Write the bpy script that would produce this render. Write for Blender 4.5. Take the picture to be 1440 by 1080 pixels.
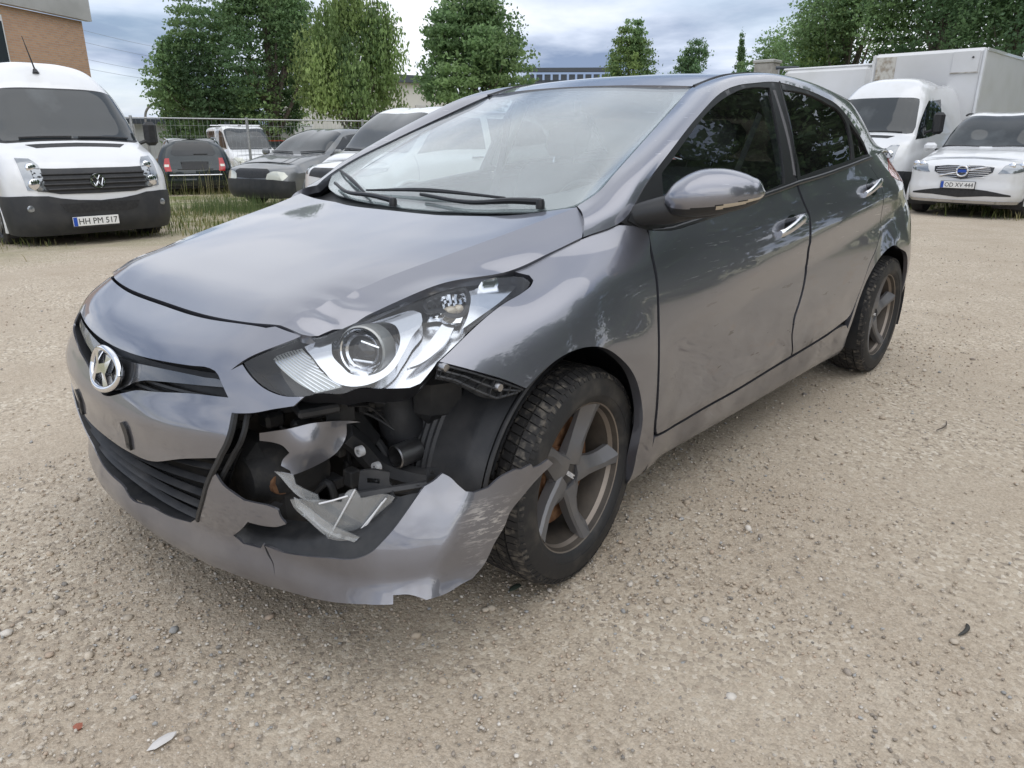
import bpy, math, random
import numpy as np
from mathutils import Vector, Matrix
from mathutils.geometry import delaunay_2d_cdt
random.seed(7); RNG = np.random.default_rng(7)
scene = bpy.context.scene
for o in list(bpy.data.objects): bpy.data.objects.remove(o)
# ---------------------------------------------------------------- camera
cam_d = bpy.data.cameras.new('camera'); cam = bpy.data.objects.new('camera', cam_d); scene.collection.objects.link(cam); scene.camera = cam
cam_d.sensor_width = 36; cam_d.lens = 25.5; cam_d.clip_start = .05; cam_d.clip_end = 3000
CP = (1.4772, 1.9536, 1.2207); YAW, PITCH, ROLL = 3.88041, .33075, .00184
_f = Vector((math.cos(YAW)*math.cos(PITCH), math.sin(YAW)*math.cos(PITCH), -math.sin(PITCH))); _r = Vector((math.sin(YAW), -math.cos(YAW), 0)); _u = _r.cross(_f)
_r2 = _r*math.cos(ROLL)+_u*math.sin(ROLL); _u2 = _u*math.cos(ROLL)-_r*math.sin(ROLL)
cam.matrix_world = Matrix(((_r2.x, _u2.x, -_f.x, CP[0]), (_r2.y, _u2.y, -_f.y, CP[1]), (_r2.z, _u2.z, -_f.z, CP[2]), (0, 0, 0, 1)))
# ---------------------------------------------------------------- sky: broken overcast, sun behind thin cloud
SUN_EL, SUN_AZ = math.radians(52), math.radians(75)      # azimuth counted from +x towards +y
world = bpy.data.worlds.new('World'); scene.world = world; world.use_nodes = True
nt = world.node_tree; N = nt.nodes; L = nt.links
for n in list(N): N.remove(n)
wo = N.new('ShaderNodeOutputWorld'); bg = N.new('ShaderNodeBackground'); L.new(bg.outputs[0], wo.inputs[0])
sky = N.new('ShaderNodeTexSky'); sky.sky_type = 'NISHITA'; sky.sun_disc = False; sky.sun_elevation = SUN_EL; sky.sun_rotation = math.pi/2-SUN_AZ
tc = N.new('ShaderNodeTexCoord'); sx = N.new('ShaderNodeSeparateXYZ'); L.new(tc.outputs['Generated'], sx.inputs[0])
def wm(op, a, b):
    m = N.new('ShaderNodeMath'); m.operation = op
    for i, v in enumerate((a, b)):
        if isinstance(v, (int, float)): m.inputs[i].default_value = v
        elif v is not None: L.new(v, m.inputs[i])
    return m.outputs[0]
den = wm('ADD', wm('MAXIMUM', sx.outputs[2], 0.), .16)
cx = N.new('ShaderNodeCombineXYZ'); L.new(wm('DIVIDE', sx.outputs[0], den), cx.inputs[0]); L.new(wm('DIVIDE', sx.outputs[1], den), cx.inputs[1])
def wnoise(scale, det, loc):
    mp = N.new('ShaderNodeMapping'); mp.inputs['Location'].default_value = loc; L.new(cx.outputs[0], mp.inputs[0])
    nz = N.new('ShaderNodeTexNoise'); nz.inputs['Scale'].default_value = scale; nz.inputs['Detail'].default_value = det; nz.inputs['Roughness'].default_value = .52; nz.inputs['Distortion'].default_value = .25
    L.new(mp.outputs[0], nz.inputs['Vector']); return nz.outputs['Fac']
cover = N.new('ShaderNodeValToRGB'); L.new(wnoise(.55, 6, (3.1, 1.7, 0)), cover.inputs[0])
cover.color_ramp.elements[0].position = .36; cover.color_ramp.elements[0].color = (.55, .55, .55, 1); cover.color_ramp.elements[1].position = .50; cover.color_ramp.elements[1].color = (1, 1, 1, 1)
tone = N.new('ShaderNodeValToRGB'); L.new(wnoise(.62, 8, (20.46, 2.75, 0)), tone.inputs[0]); cr = tone.color_ramp
cr.elements[0].position = .38; cr.elements[0].color = (.145, .19, .28, 1); cr.elements[1].position = .60; cr.elements[1].color = (.60, .62, .66, 1)
e = cr.elements.new(.49); e.color = (.39, .435, .52, 1)
skm = N.new('ShaderNodeVectorMath'); skm.operation = 'SCALE'; L.new(sky.outputs[0], skm.inputs[0]); skm.inputs['Scale'].default_value = .07
mix = N.new('ShaderNodeMixRGB'); L.new(cover.outputs[0], mix.inputs[0]); L.new(skm.outputs[0], mix.inputs[1]); L.new(tone.outputs[0], mix.inputs[2])
L.new(mix.outputs[0], bg.inputs[0]); bg.inputs[1].default_value = 1.0
# ---------------------------------------------------------------- sun, soft behind cloud
sun_d = bpy.data.lights.new('sun', 'SUN'); sun_d.energy = .9; sun_d.angle = math.radians(100); sun_d.color = (1, .96, .90)
sun = bpy.data.objects.new('sun', sun_d); scene.collection.objects.link(sun)
sd = Vector((math.cos(SUN_EL)*math.cos(SUN_AZ), math.cos(SUN_EL)*math.sin(SUN_AZ), math.sin(SUN_EL)))
sun.rotation_euler = sd.to_track_quat('Z', 'Y').to_euler(); sun.location = sd*30
vs = scene.view_settings; vs.view_transform = 'Standard'; vs.look = 'None'; vs.exposure = .98; vs.gamma = 1; vs.use_curve_mapping = False
# ---------------------------------------------------------------- geometry helpers
def herm_w(K, t):
    """non-uniform Catmull-Rom: index + 4 weights rows for parameters t on knots K"""
    K = np.asarray(K, float); n = len(K)
    i = np.clip(np.searchsorted(K, t, side='right') - 1, 0, n - 2)
    h = K[i + 1] - K[i]; s = (t - K[i]) / h
    W = np.zeros((len(t), n)); r = np.arange(len(t))
    h00 = 2*s**3 - 3*s**2 + 1; h10 = s**3 - 2*s**2 + s; h01 = -2*s**3 + 3*s**2; h11 = s**3 - s**2
    W[r, i] += h00; W[r, i + 1] += h01
    for (j, hh) in ((i, h10), (i + 1, h11)):
        for k in range(n):
            m = j == k
            if not m.any(): continue
            c = hh[m] * h[m]
            if k == 0: W[r[m], 0] -= c/(K[1]-K[0]); W[r[m], 1] += c/(K[1]-K[0])
            elif k == n-1: W[r[m], n-2] -= c/(K[-1]-K[-2]); W[r[m], n-1] += c/(K[-1]-K[-2])
            else:
                a = K[k]-K[k-1]; b = K[k+1]-K[k]
                W[r[m], k-1] -= c*b/(a*(a+b)); W[r[m], k+1] += c*a/(b*(a+b))
                W[r[m], k] += c*(b-a)/(a*b)
    return W
class Net:
    """smooth surface through a grid of points P[column][row]; mirror=True continues over the plane y=0"""
    def __init__(s, P, mirror=True, disp=None):
        P = np.array(P, float)
        if mirror: P = np.concatenate([(P*[1, -1, 1])[:0:-1], P])
        s.P = P; C, Rr = P.shape[:2]
        du = np.linalg.norm(np.diff(P, axis=0), axis=2).mean(1); dv = np.linalg.norm(np.diff(P, axis=1), axis=2).mean(0)
        s.U = np.concatenate([[0], np.cumsum(du)]); s.V = np.concatenate([[0], np.cumsum(dv)])
        if mirror: s.U -= s.U[C//2]
        s.disp = disp
    def raw(s, u, v):
        A = herm_w(s.U, np.clip(u, s.U[0], s.U[-1])); B = herm_w(s.V, np.clip(v, s.V[0], s.V[-1]))
        return np.einsum('nc,crk,nr->nk', A, s.P, B)
    def frame(s, u, v):
        e = 2e-3
        du = s.raw(u+e, v) - s.raw(u-e, v); dv = s.raw(u, v+e) - s.raw(u, v-e)
        n = np.cross(du, dv); return n/(np.linalg.norm(n, axis=1, keepdims=True)+1e-12)
    def __call__(s, u, v, off=0.):
        u = np.atleast_1d(np.asarray(u, float)); v = np.atleast_1d(np.asarray(v, float))
        p = s.raw(u, v)
        if s.disp is None and np.all(np.asarray(off) == 0): return p
        n = s.frame(u, v); d = np.zeros(len(u)) + off
        if s.disp is not None: d = d + s.disp(p)
        return p + n*d[:, None]
def curve(pts, n=None, step=None, closed=False):
    """smooth curve through points, resampled"""
    P = np.array(pts, float)
    if closed: P = np.concatenate([P[-2:], P, P[:3]])
    d = np.linalg.norm(np.diff(P, axis=0), axis=1); K = np.concatenate([[0], np.cumsum(np.maximum(d, 1e-6))])
    a, b = (K[2], K[-3]) if closed else (K[0], K[-1])
    if n is None: n = max(2, int((b-a)/step)+1)
    t = np.linspace(a, b, n+1)[:-1] if closed else np.linspace(a, b, n)
    return herm_w(K, t) @ P
def poly(pts, step):
    """straight-sided resampling of a polyline"""
    P = np.array(pts, float); out = [P[0]]
    for a, b in zip(P[:-1], P[1:]):
        k = max(1, int(np.linalg.norm(b-a)/step)); out += [a+(b-a)*i/k for i in range(1, k+1)]
    return np.array(out)
# ---------------------------------------------------------------- objects and materials
COL = scene.collection
def tag(o, label, cat, group=None, kind=None):
    if label: o['label'] = label
    if cat: o['category'] = cat
    if group: o['group'] = group
    if kind: o['kind'] = kind
    return o
def thing(name, label, cat, loc=(0, 0, 0), rz=0., group=None):
    o = bpy.data.objects.new(name, None); COL.objects.link(o); o.location = loc; o.rotation_euler = (0, 0, rz); o.empty_display_size = .2
    return tag(o, label, cat, group)
def mk(name, V, F, mat, parent=None, smooth=True, sharp=None, angle=None, label=None):
    me = bpy.data.meshes.new(name); me.from_pydata([tuple(map(float, v)) for v in V], [], [tuple(map(int, f)) for f in F]); me.update()
    o = bpy.data.objects.new(name, me); COL.objects.link(o)
    if mat is not None:
        for m in (mat if isinstance(mat, (list, tuple)) else [mat]): me.materials.append(m)
    if smooth:
        me.polygons.foreach_set('use_smooth', [True]*len(me.polygons))
        if angle is not None: me.set_sharp_from_angle(angle=math.radians(angle))
        if sharp:
            idx = {e.key: e.index for e in me.edges}
            for a, b in sharp:
                k = (a, b) if a < b else (b, a)
                if k in idx: me.edges[idx[k]].use_edge_sharp = True
    if parent is not None: o.parent = parent
    if label: o['label'] = label
    return o
class MB:
    """collects simple solids into one mesh"""
    def __init__(s): s.V = []; s.F = []
    def add(s, V, F):
        n = len(s.V); s.V += [tuple(v) for v in V]; s.F += [tuple(i+n for i in f) for f in F]; return s
    def box(s, c, d, rot=None, bev=0.):
        c = np.array(c, float); hx, hy, hz = [max(q/2, 1e-5) for q in d]; R_ = np.eye(3) if rot is None else np.array(rot, float)
        b = min(bev, hx*.9, hy*.9, hz*.9)
        if b <= 0:
            V = [(x, y, z) for x in (-hx, hx) for y in (-hy, hy) for z in (-hz, hz)]; F = [(0, 1, 3, 2), (4, 6, 7, 5), (0, 4, 5, 1), (2, 3, 7, 6), (0, 2, 6, 4), (1, 5, 7, 3)]
        else:
            V = []; ix = {}
            for sx_ in (-1, 1):
                for sy_ in (-1, 1):
                    for sz_ in (-1, 1):
                        for ax in range(3):
                            p = [sx_*(hx-b), sy_*(hy-b), sz_*(hz-b)]; p[ax] = (sx_*hx, sy_*hy, sz_*hz)[ax]; ix[(sx_, sy_, sz_, ax)] = len(V); V.append(tuple(p))
            F = []
            for ax in range(3):
                o1, o2 = [(1, 2), (2, 0), (0, 1)][ax]
                for sg in (-1, 1):
                    q = []
                    for a_, b_ in ((-1, -1), (1, -1), (1, 1), (-1, 1)):
                        s3 = [0, 0, 0]; s3[ax] = sg; s3[o1] = a_; s3[o2] = b_; q.append(ix[(*s3, ax)])
                    F.append(tuple(q if sg > 0 else q[::-1]))
            for ax in range(3):
                o1, o2 = [(1, 2), (2, 0), (0, 1)][ax]
                for a_ in (-1, 1):
                    for b_ in (-1, 1):
                        def g(t, which): s3 = [0, 0, 0]; s3[ax] = t; s3[o1] = a_; s3[o2] = b_; return ix[(*s3, which)]
                        q = (g(-1, o1), g(1, o1), g(1, o2), g(-1, o2)); F.append(q if a_*b_ > 0 else q[::-1])
            for sx_ in (-1, 1):
                for sy_ in (-1, 1):
                    for sz_ in (-1, 1):
                        q = tuple(ix[(sx_, sy_, sz_, a)] for a in range(3)); F.append(q if sx_*sy_*sz_ > 0 else q[::-1])
        V = (np.array(V) @ R_.T + c).tolist(); return s.add(V, F)
    def tube(s, pts, rad, n=10, cap=True):
        P = np.array(pts, float); m = len(P); rad = np.broadcast_to(np.asarray(rad, float), (m,)); T = np.gradient(P, axis=0); V = []; F = []
        up = np.array([0, 0, 1.]); 
        if abs(T[0]@up)/(np.linalg.norm(T[0])+1e-9) > .9: up = np.array([1., 0, 0])
        a = np.cross(T[0], up); a /= np.linalg.norm(a)+1e-12
        for i in range(m):
            t = T[i]/(np.linalg.norm(T[i])+1e-12); a = a-(a@t)*t; a /= np.linalg.norm(a)+1e-12; b = np.cross(t, a)
            for k in range(n):
                th = 2*math.pi*k/n; V.append(P[i]+rad[i]*(a*math.cos(th)+b*math.sin(th)))
        for i in range(m-1):
            for k in range(n): F.append((i*n+k, i*n+(k+1) % n, (i+1)*n+(k+1) % n, (i+1)*n+k))
        if cap: F.append(tuple(range(n))[::-1]); F.append(tuple((m-1)*n+k for k in range(n)))
        return s.add(V, F)
    def lathe(s, prof, n=32, c=(0, 0, 0), axis='y', close=False):
        V = []; F = []; m = len(prof)
        for k in range(n):
            th = 2*math.pi*k/n
            for r, h in prof:
                a, b = r*math.cos(th), r*math.sin(th)
                V.append({'y': (c[0]+a, c[1]+h, c[2]+b), 'z': (c[0]+a, c[1]+b, c[2]+h), 'x': (c[0]+h, c[1]+a, c[2]+b)}[axis])
        rng = m if close else m-1
        for k in range(n):
            for j in range(rng):
                j2 = (j+1) % m; q = (k*m+j, ((k+1) % n)*m+j, ((k+1) % n)*m+j2, k*m+j2); F.append(q if axis != 'y' else q[::-1])
        return s.add(V, F)
    def prism(s, poly2, f0, f1):
        """closed polygon lofted between two maps"""
        n = len(poly2); V = [f0(p) for p in poly2]+[f1(p) for p in poly2]; F = [tuple(range(n))[::-1], tuple(range(n, 2*n))]+[(i, (i+1) % n, n+(i+1) % n, n+i) for i in range(n)]
        return s.add(V, F)
    def build(s, name, mat, parent=None, smooth=True, angle=35, label=None):
        return mk(name, s.V, s.F, mat, parent, smooth, None, angle if smooth else None, label)
def grid_faces(n, m, flip=False):
    F = []
    for i in range(n-1):
        for j in range(m-1):
            q = (i*m+j, (i+1)*m+j, (i+1)*m+j+1, i*m+j+1); F.append(q[::-1] if flip else q)
    return F
def inside(P, poly_):
    x, y = P[:, 0], P[:, 1]; r = np.zeros(len(P), bool); Q = np.asarray(poly_)
    for (x1, y1), (x2, y2) in zip(Q, np.roll(Q, -1, 0)):
        c = ((y1 > y) != (y2 > y)) & (x < (x2-x1)*(y-y1)/(y2-y1+1e-15)+x1); r ^= c
    return r
def trim(outline, holes=(), step=.03, grid=True):
    """triangulate a flat outline with holes; returns points, triangles, boundary edges"""
    loops = []; pts = []; edges = []
    for lp in [outline]+list(holes):
        q = np.array(lp, float)
        if np.linalg.norm(q[0]-q[-1]) < 1e-9: q = q[:-1]
        q = poly(np.vstack([q, q[:1]]), step*.7)[:-1]
        n0 = len(pts); pts += q.tolist(); k = len(q); edges += [(n0+i, n0+(i+1) % k) for i in range(k)]; loops.append(q)
    o = loops[0]; lo, hi = o.min(0), o.max(0)
    if grid:
        gx, gy = np.meshgrid(np.arange(lo[0]+step*.5, hi[0], step), np.arange(lo[1]+step*.5, hi[1], step*.866))
        gx = gx+(np.arange(gx.shape[0]) % 2)[:, None]*step*.5; g = np.stack([gx.ravel(), gy.ravel()], 1)
        m = inside(g, o)
        for h in loops[1:]: m &= ~inside(g, h)
        g = g[m]; B = np.array(pts)
        if len(g):
            keep = np.ones(len(g), bool)
            for c0 in range(0, len(g), 2000):
                dd = ((g[c0:c0+2000, None]-B[None])**2).sum(2).min(1); keep[c0:c0+2000] = dd > (step*.45)**2
            pts += g[keep].tolist()
    v, e, f, *_ = delaunay_2d_cdt([Vector(p) for p in pts], edges, [], 0, 1e-7)
    P = np.array([tuple(q) for q in v]); T = np.array([tuple(q) for q in f if len(q) == 3]); c = P[T].mean(1)
    m = inside(c, o)
    for h in loops[1:]: m &= ~inside(c, h)
    T = T[m]
    cnt = {}
    for t in T:
        for a, b in ((t[0], t[1]), (t[1], t[2]), (t[2], t[0])): cnt[(min(a, b), max(a, b))] = cnt.get((min(a, b), max(a, b)), 0)+1
    bd = []
    for t in T:
        for a, b in ((t[0], t[1]), (t[1], t[2]), (t[2], t[0])):
            if cnt[(min(a, b), max(a, b))] == 1: bd.append((int(a), int(b)))
    return P, T, bd
def soften(loop, ang=42):
    """round an outline through its points, keeping real corners"""
    Q = np.array(loop, float)
    if np.linalg.norm(Q[0]-Q[-1]) < 1e-9: Q = Q[:-1]
    n = len(Q)
    if n < 6: return Q
    d1 = Q-np.roll(Q, 1, 0); d2 = np.roll(Q, -1, 0)-Q; a = np.degrees(np.abs((np.arctan2(d2[:, 1], d2[:, 0])-np.arctan2(d1[:, 1], d1[:, 0])+np.pi) % (2*np.pi)-np.pi))
    cor = [i for i in range(n) if a[i] > ang]
    if not cor: return curve(Q, 4*n, closed=True)
    out = []
    for i, c in enumerate(cor):
        e_ = cor[(i+1) % len(cor)]; m = (e_-c) % n or n; seg = Q[[(c+k) % n for k in range(m+1)]]
        out.append(curve(seg, 4*m+1)[:-1] if m > 1 else seg[:1])
    return np.vstack(out)
def panel(name, surf, outline, mat, parent, holes=(), step=.03, off=0., thick=.015, flip=False, back=False, label=None, post=None, ang=42):
    """cut a panel out of a surface, with a folded edge going inwards"""
    P, T, bd = trim(soften(outline, ang), [soften(h) for h in holes], step)
    A = surf(P[:, 0], P[:, 1], off)
    d = np.cross(A[T[0][1]]-A[T[0][0]], A[T[0][2]]-A[T[0][0]])
    B = surf(P[:, 0], P[:, 1], off-thick)
    ref = (A-B)[T[0][0]]
    if d@ref < 0: T = T[:, ::-1]; bd = [(b, a) for a, b in bd]
    if post is not None: A, B = post(P, A, B)
    V = A.tolist(); F = [tuple(t) for t in T]; sharp = []
    if back: n = len(V); V += B.tolist(); F += [(a+n, c+n, b+n) for a, b, c in T]; mp = {i: i+n for i in range(n)}
    else:
        mp = {}
        for a, b in bd:
            for i in (a, b):
                if i not in mp: mp[i] = len(V); V.append(B[i].tolist())
    for a, b in bd: F.append((b, a, mp[a], mp[b])); sharp.append((a, b))
    V = np.array(V)
    if flip: V = V*[1, -1, 1]; F = [f[::-1] for f in F]
    return mk(name, V, F, mat, parent, True, sharp, None, label)
def flat_panel(name, outline2, frame, mat, parent, holes=(), step=.2, thick=.01, label=None):
    """flat plate: frame = (origin, axis_a, axis_b); thickness goes against a x b"""
    o, a, b = [np.array(q, float) for q in frame]; n = np.cross(a, b); n /= np.linalg.norm(n)
    f = lambda u, v, off=0.: o+np.outer(u, a)+np.outer(v, b)+n*off
    return panel(name, f, outline2, mat, parent, holes, step, 0., thick, False, True, label)
# ---- materials
def mat(name, col, rough=.5, metal=0., coat=0., spec=.5, var=None, bump=None, trans=0., ior=1.45, alpha=1., emit=None, coat_rough=.03):
    """var = (noise scale, second colour, low, high[, detail]); bump = (noise scale, strength, distance)"""
    m = bpy.data.materials.new(name); m.use_nodes = True; nt = m.node_tree; b = nt.nodes['Principled BSDF']
    b.inputs['Base Color'].default_value = (*col, 1); b.inputs['Roughness'].default_value = rough; b.inputs['Metallic'].default_value = metal
    b.inputs['Coat Weight'].default_value = coat; b.inputs['Coat Roughness'].default_value = coat_rough; b.inputs['Specular IOR Level'].default_value = spec
    b.inputs['Transmission Weight'].default_value = trans; b.inputs['IOR'].default_value = ior; b.inputs['Alpha'].default_value = alpha
    if emit: b.inputs['Emission Color'].default_value = (*emit[:3], 1); b.inputs['Emission Strength'].default_value = emit[3]
    tc = nt.nodes.new('ShaderNodeTexCoord')
    if var:
        n = nt.nodes.new('ShaderNodeTexNoise'); n.inputs['Scale'].default_value = var[0]; n.inputs['Detail'].default_value = var[4] if len(var) > 4 else 6; nt.links.new(tc.outputs['Object'], n.inputs['Vector'])
        r = nt.nodes.new('ShaderNodeValToRGB'); nt.links.new(n.outputs['Fac'], r.inputs[0]); r.color_ramp.elements[0].position = var[2]; r.color_ramp.elements[1].position = var[3]
        r.color_ramp.elements[0].color = (*col, 1); r.color_ramp.elements[1].color = (*var[1], 1); nt.links.new(r.outputs[0], b.inputs['Base Color'])
    if bump:
        n = nt.nodes.new('ShaderNodeTexNoise'); n.inputs['Scale'].default_value = bump[0]; n.inputs['Detail'].default_value = 4; nt.links.new(tc.outputs['Object'], n.inputs['Vector'])
        bp = nt.nodes.new('ShaderNodeBump'); bp.inputs['Strength'].default_value = bump[1]; bp.inputs['Distance'].default_value = bump[2]; nt.links.new(n.outputs['Fac'], bp.inputs['Height']); nt.links.new(bp.outputs[0], b.inputs['Normal'])
    return m
def glass_mat(name, tint, veil, veil_col=(.55, .58, .58), ior=1.52, rough=0.):
    """thin pane: mirror reflection by Fresnel over tinted see-through, with a pale veil for dust and painted sky haze"""
    m = bpy.data.materials.new(name); m.use_nodes = True; nt = m.node_tree; N_ = nt.nodes; l = nt.links
    for n in list(N_): N_.remove(n)
    o = N_.new('ShaderNodeOutputMaterial'); tr = N_.new('ShaderNodeBsdfTransparent'); tr.inputs[0].default_value = (*tint, 1)
    gl = N_.new('ShaderNodeBsdfGlossy'); gl.inputs['Roughness'].default_value = rough; gl.inputs[0].default_value = (1, 1, 1, 1)
    f0 = 1.7*((ior-1)/(ior+1))**2; ge = N_.new('ShaderNodeNewGeometry'); dt = N_.new('ShaderNodeVectorMath'); dt.operation = 'DOT_PRODUCT'; l.new(ge.outputs['Normal'], dt.inputs[0]); l.new(ge.outputs['Incoming'], dt.inputs[1])
    def mth(op, a, b=None):
        q = N_.new('ShaderNodeMath'); q.operation = op
        for i, v in enumerate((a, b)):
            if v is None: continue
            if isinstance(v, float): q.inputs[i].default_value = v
            else: l.new(v, q.inputs[i])
        return q.outputs[0]
    sch = mth('MULTIPLY_ADD', mth('POWER', mth('SUBTRACT', 1., mth('ABSOLUTE', dt.outputs['Value'])), 5.), 1-f0); sch.node.inputs[2].default_value = f0
    df = N_.new('ShaderNodeBsdfDiffuse'); df.inputs[0].default_value = (*veil_col, 1)
    tcn = N_.new('ShaderNodeTexCoord'); nz = N_.new('ShaderNodeTexNoise'); nz.inputs['Scale'].default_value = 3.5; nz.inputs['Detail'].default_value = 8; l.new(tcn.outputs['Object'], nz.inputs['Vector'])
    mr = N_.new('ShaderNodeMapRange'); mr.inputs[1].default_value = .3; mr.inputs[2].default_value = .75; mr.inputs[3].default_value = veil*.6; mr.inputs[4].default_value = veil*1.4; l.new(nz.outputs['Fac'], mr.inputs[0])
    m1 = N_.new('ShaderNodeMixShader'); l.new(mr.outputs[0], m1.inputs[0]); l.new(tr.outputs[0], m1.inputs[1]); l.new(df.outputs[0], m1.inputs[2])
    m2 = N_.new('ShaderNodeMixShader'); l.new(sch, m2.inputs[0]); l.new(m1.outputs[0], m2.inputs[1]); l.new(gl.outputs[0], m2.inputs[2]); l.new(m2.outputs[0], o.inputs[0])
    return m
def text_mesh(body, size, extrude=.001, bold=0.):
    c = bpy.data.curves.new('lettering', 'FONT'); c.body = body; c.size = size; c.extrude = extrude; c.offset = bold; c.align_x = 'CENTER'; c.align_y = 'CENTER'; c.resolution_u = 3
    o = bpy.data.objects.new('lettering', c); COL.objects.link(o); dg = bpy.context.evaluated_depsgraph_get(); me = bpy.data.meshes.new_from_object(o.evaluated_get(dg))
    V = np.array([tuple(v.co) for v in me.vertices]); F = [tuple(p.vertices) for p in me.polygons]; bpy.data.objects.remove(o); bpy.data.curves.remove(c); bpy.data.meshes.remove(me)
    return V, F
def lettering(name, body, size, frame, mat_, parent, width=None, extrude=.002, bold=0., hscale=1.):
    """letters lying in the plane frame = (centre, right, up)"""
    V, F = text_mesh(body, size, extrude, bold); o, a, b = [np.array(q, float) for q in frame]; a /= np.linalg.norm(a); b /= np.linalg.norm(b); n = np.cross(a, b)
    w = V[:, 0].max()-V[:, 0].min(); k = (width/w) if width else hscale
    V[:, 0] -= (V[:, 0].max()+V[:, 0].min())/2; V[:, 1] -= (V[:, 1].max()+V[:, 1].min())/2
    return mk(name, o+np.outer(V[:, 0]*k, a)+np.outer(V[:, 1], b)+np.outer(V[:, 2], n), F, mat_, parent, False)
def copy_tree(o, parent=None):
    c = o.copy(); COL.objects.link(c); c.parent = parent
    for ch in list(o.children): copy_tree(ch, c)
    return c
# ---------------------------------------------------------------- surfaces of the damaged hatchback (x forward, y to its left, front axle at x=0)
# columns run from the nose round the left side to the tail, rows from the lower lip up to bonnet edge / waistline
BODY = [
 [(.78,0,.19),(.838,0,.215),(.866,0,.33),(.888,0,.50),(.870,0,.64),(.807,0,.742),(.698,0,.798)],
 [(.765,.25,.19),(.823,.255,.215),(.853,.262,.33),(.873,.268,.50),(.853,.262,.64),(.797,.253,.742),(.697,.235,.802)],
 [(.715,.465,.19),(.77,.485,.215),(.804,.498,.33),(.818,.502,.50),(.795,.493,.645),(.745,.475,.745),(.664,.445,.811)],
 [(.63,.605,.19),(.685,.643,.215),(.715,.668,.33),(.725,.676,.50),(.703,.66,.645),(.66,.617,.74),(.608,.562,.795)],
 [(.53,.715,.19),(.58,.765,.215),(.598,.79,.33),(.602,.797,.50),(.58,.785,.65),(.505,.72,.76),(.440,.612,.838)],
 [(.38,.775,.19),(.41,.825,.215),(.42,.848,.33),(.42,.858,.50),(.40,.848,.66),(.33,.79,.785),(.243,.668,.884)],
 [(.19,.80,.18),(.20,.85,.21),(.20,.875,.33),(.20,.885,.52),(.19,.875,.68),(.15,.83,.81),(.09,.703,.888)],
 [(0,.80,.18),(0,.855,.21),(0,.88,.33),(0,.89,.54),(0,.885,.70),(-.01,.845,.84),(-.05,.730,.928)],
 [(-.2,.79,.18),(-.2,.845,.21),(-.2,.875,.33),(-.2,.888,.55),(-.2,.883,.71),(-.2,.847,.86),(-.19,.752,.963)],
 [(-.42,.78,.18),(-.42,.835,.21),(-.42,.868,.33),(-.42,.886,.55),(-.42,.882,.72),(-.42,.85,.87),(-.42,.785,.997)],
 [(-.9,.78,.18),(-.9,.835,.21),(-.9,.868,.33),(-.9,.888,.55),(-.9,.886,.74),(-.9,.862,.89),(-.9,.812,1.018)],
 [(-1.42,.78,.18),(-1.42,.835,.21),(-1.42,.868,.33),(-1.42,.888,.56),(-1.42,.888,.76),(-1.42,.866,.92),(-1.42,.818,1.044)],
 [(-1.9,.78,.18),(-1.9,.835,.21),(-1.9,.868,.33),(-1.9,.888,.57),(-1.9,.888,.78),(-1.9,.864,.95),(-1.9,.806,1.082)],
 [(-2.3,.785,.18),(-2.3,.84,.21),(-2.3,.872,.34),(-2.3,.890,.58),(-2.3,.888,.79),(-2.3,.858,.98),(-2.3,.78,1.13)],
 [(-2.65,.78,.20),(-2.65,.84,.23),(-2.65,.870,.36),(-2.65,.888,.60),(-2.65,.882,.80),(-2.65,.842,.98),(-2.65,.735,1.14)],
 [(-2.92,.74,.22),(-2.95,.81,.25),(-2.97,.845,.37),(-2.98,.86,.60),(-2.97,.845,.80),(-2.93,.79,.97),(-2.88,.69,1.12)],
 [(-3.15,.62,.24),(-3.20,.69,.27),(-3.24,.74,.38),(-3.25,.75,.60),(-3.22,.73,.80),(-3.14,.67,.95),(-3.05,.60,1.07)],
 [(-3.27,.40,.25),(-3.33,.43,.28),(-3.37,.45,.38),(-3.385,.455,.60),(-3.35,.44,.80),(-3.25,.42,.94),(-3.14,.38,1.04)],
 [(-3.30,0,.25),(-3.36,0,.28),(-3.40,0,.38),(-3.42,0,.60),(-3.385,0,.80),(-3.28,0,.94),(-3.17,0,1.04)],
]
def smooth(t): t = np.clip(t, 0, 1); return t*t*(3-2*t)
def body_disp(p):
    x, y, z = p[:, 0], np.abs(p[:, 1]), p[:, 2]
    side = np.clip((y-.70)/.12, 0, 1)
    # flared lips round both wheel openings
    d = np.zeros(len(p))
    for cx in (0., -2.65):
        r = np.hypot(x-cx, z-.315)
        t = np.clip((.53-r)/.17, 0, 1); d += side*.016*t*t*(3-2*t)
    # character line rising through the door handles, and the lower swage above the sill
    zc = .700 + .115*(-.35-x) + .0*x; w = np.clip((-.40-x)/.6, 0, 1)*np.clip((x+3.1)/.25, 0, 1)
    k = z-zc; d += side*w*np.where(k < 0, -.020*np.clip(-k/.10, 0, 1)**.8*np.clip(1-(-k-.10)/.22, 0, 1), -.003*np.clip(k/.12, 0, 1))
    zl = .36 + .035*(-.4-x); w2 = np.clip((-.36-x)/.15, 0, 1)*np.clip((x+2.15)/.2, 0, 1)
    k2 = z-zl; d += side*w2*.007*np.clip(1-np.abs(k2)/.07, 0, 1)
    # crisp step under the number plate face of the nose
    zf = .565+.03*np.clip(y/.5, 0, 1)**2; fr = np.clip((x-.60)/.15, 0, 1); k3 = z-zf
    d += fr*.010*np.clip(1-np.abs(k3)/.06, 0, 1)
    # protruding lower lip of the nose and corners
    fl = np.clip((x-.18)/.2, 0, 1); k4 = z-.238; d += fl*.026*np.where(k4 > 0, smooth(1-k4/.10), smooth(1+k4/.045))
    return d
S = Net(BODY, True, body_disp)
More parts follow.
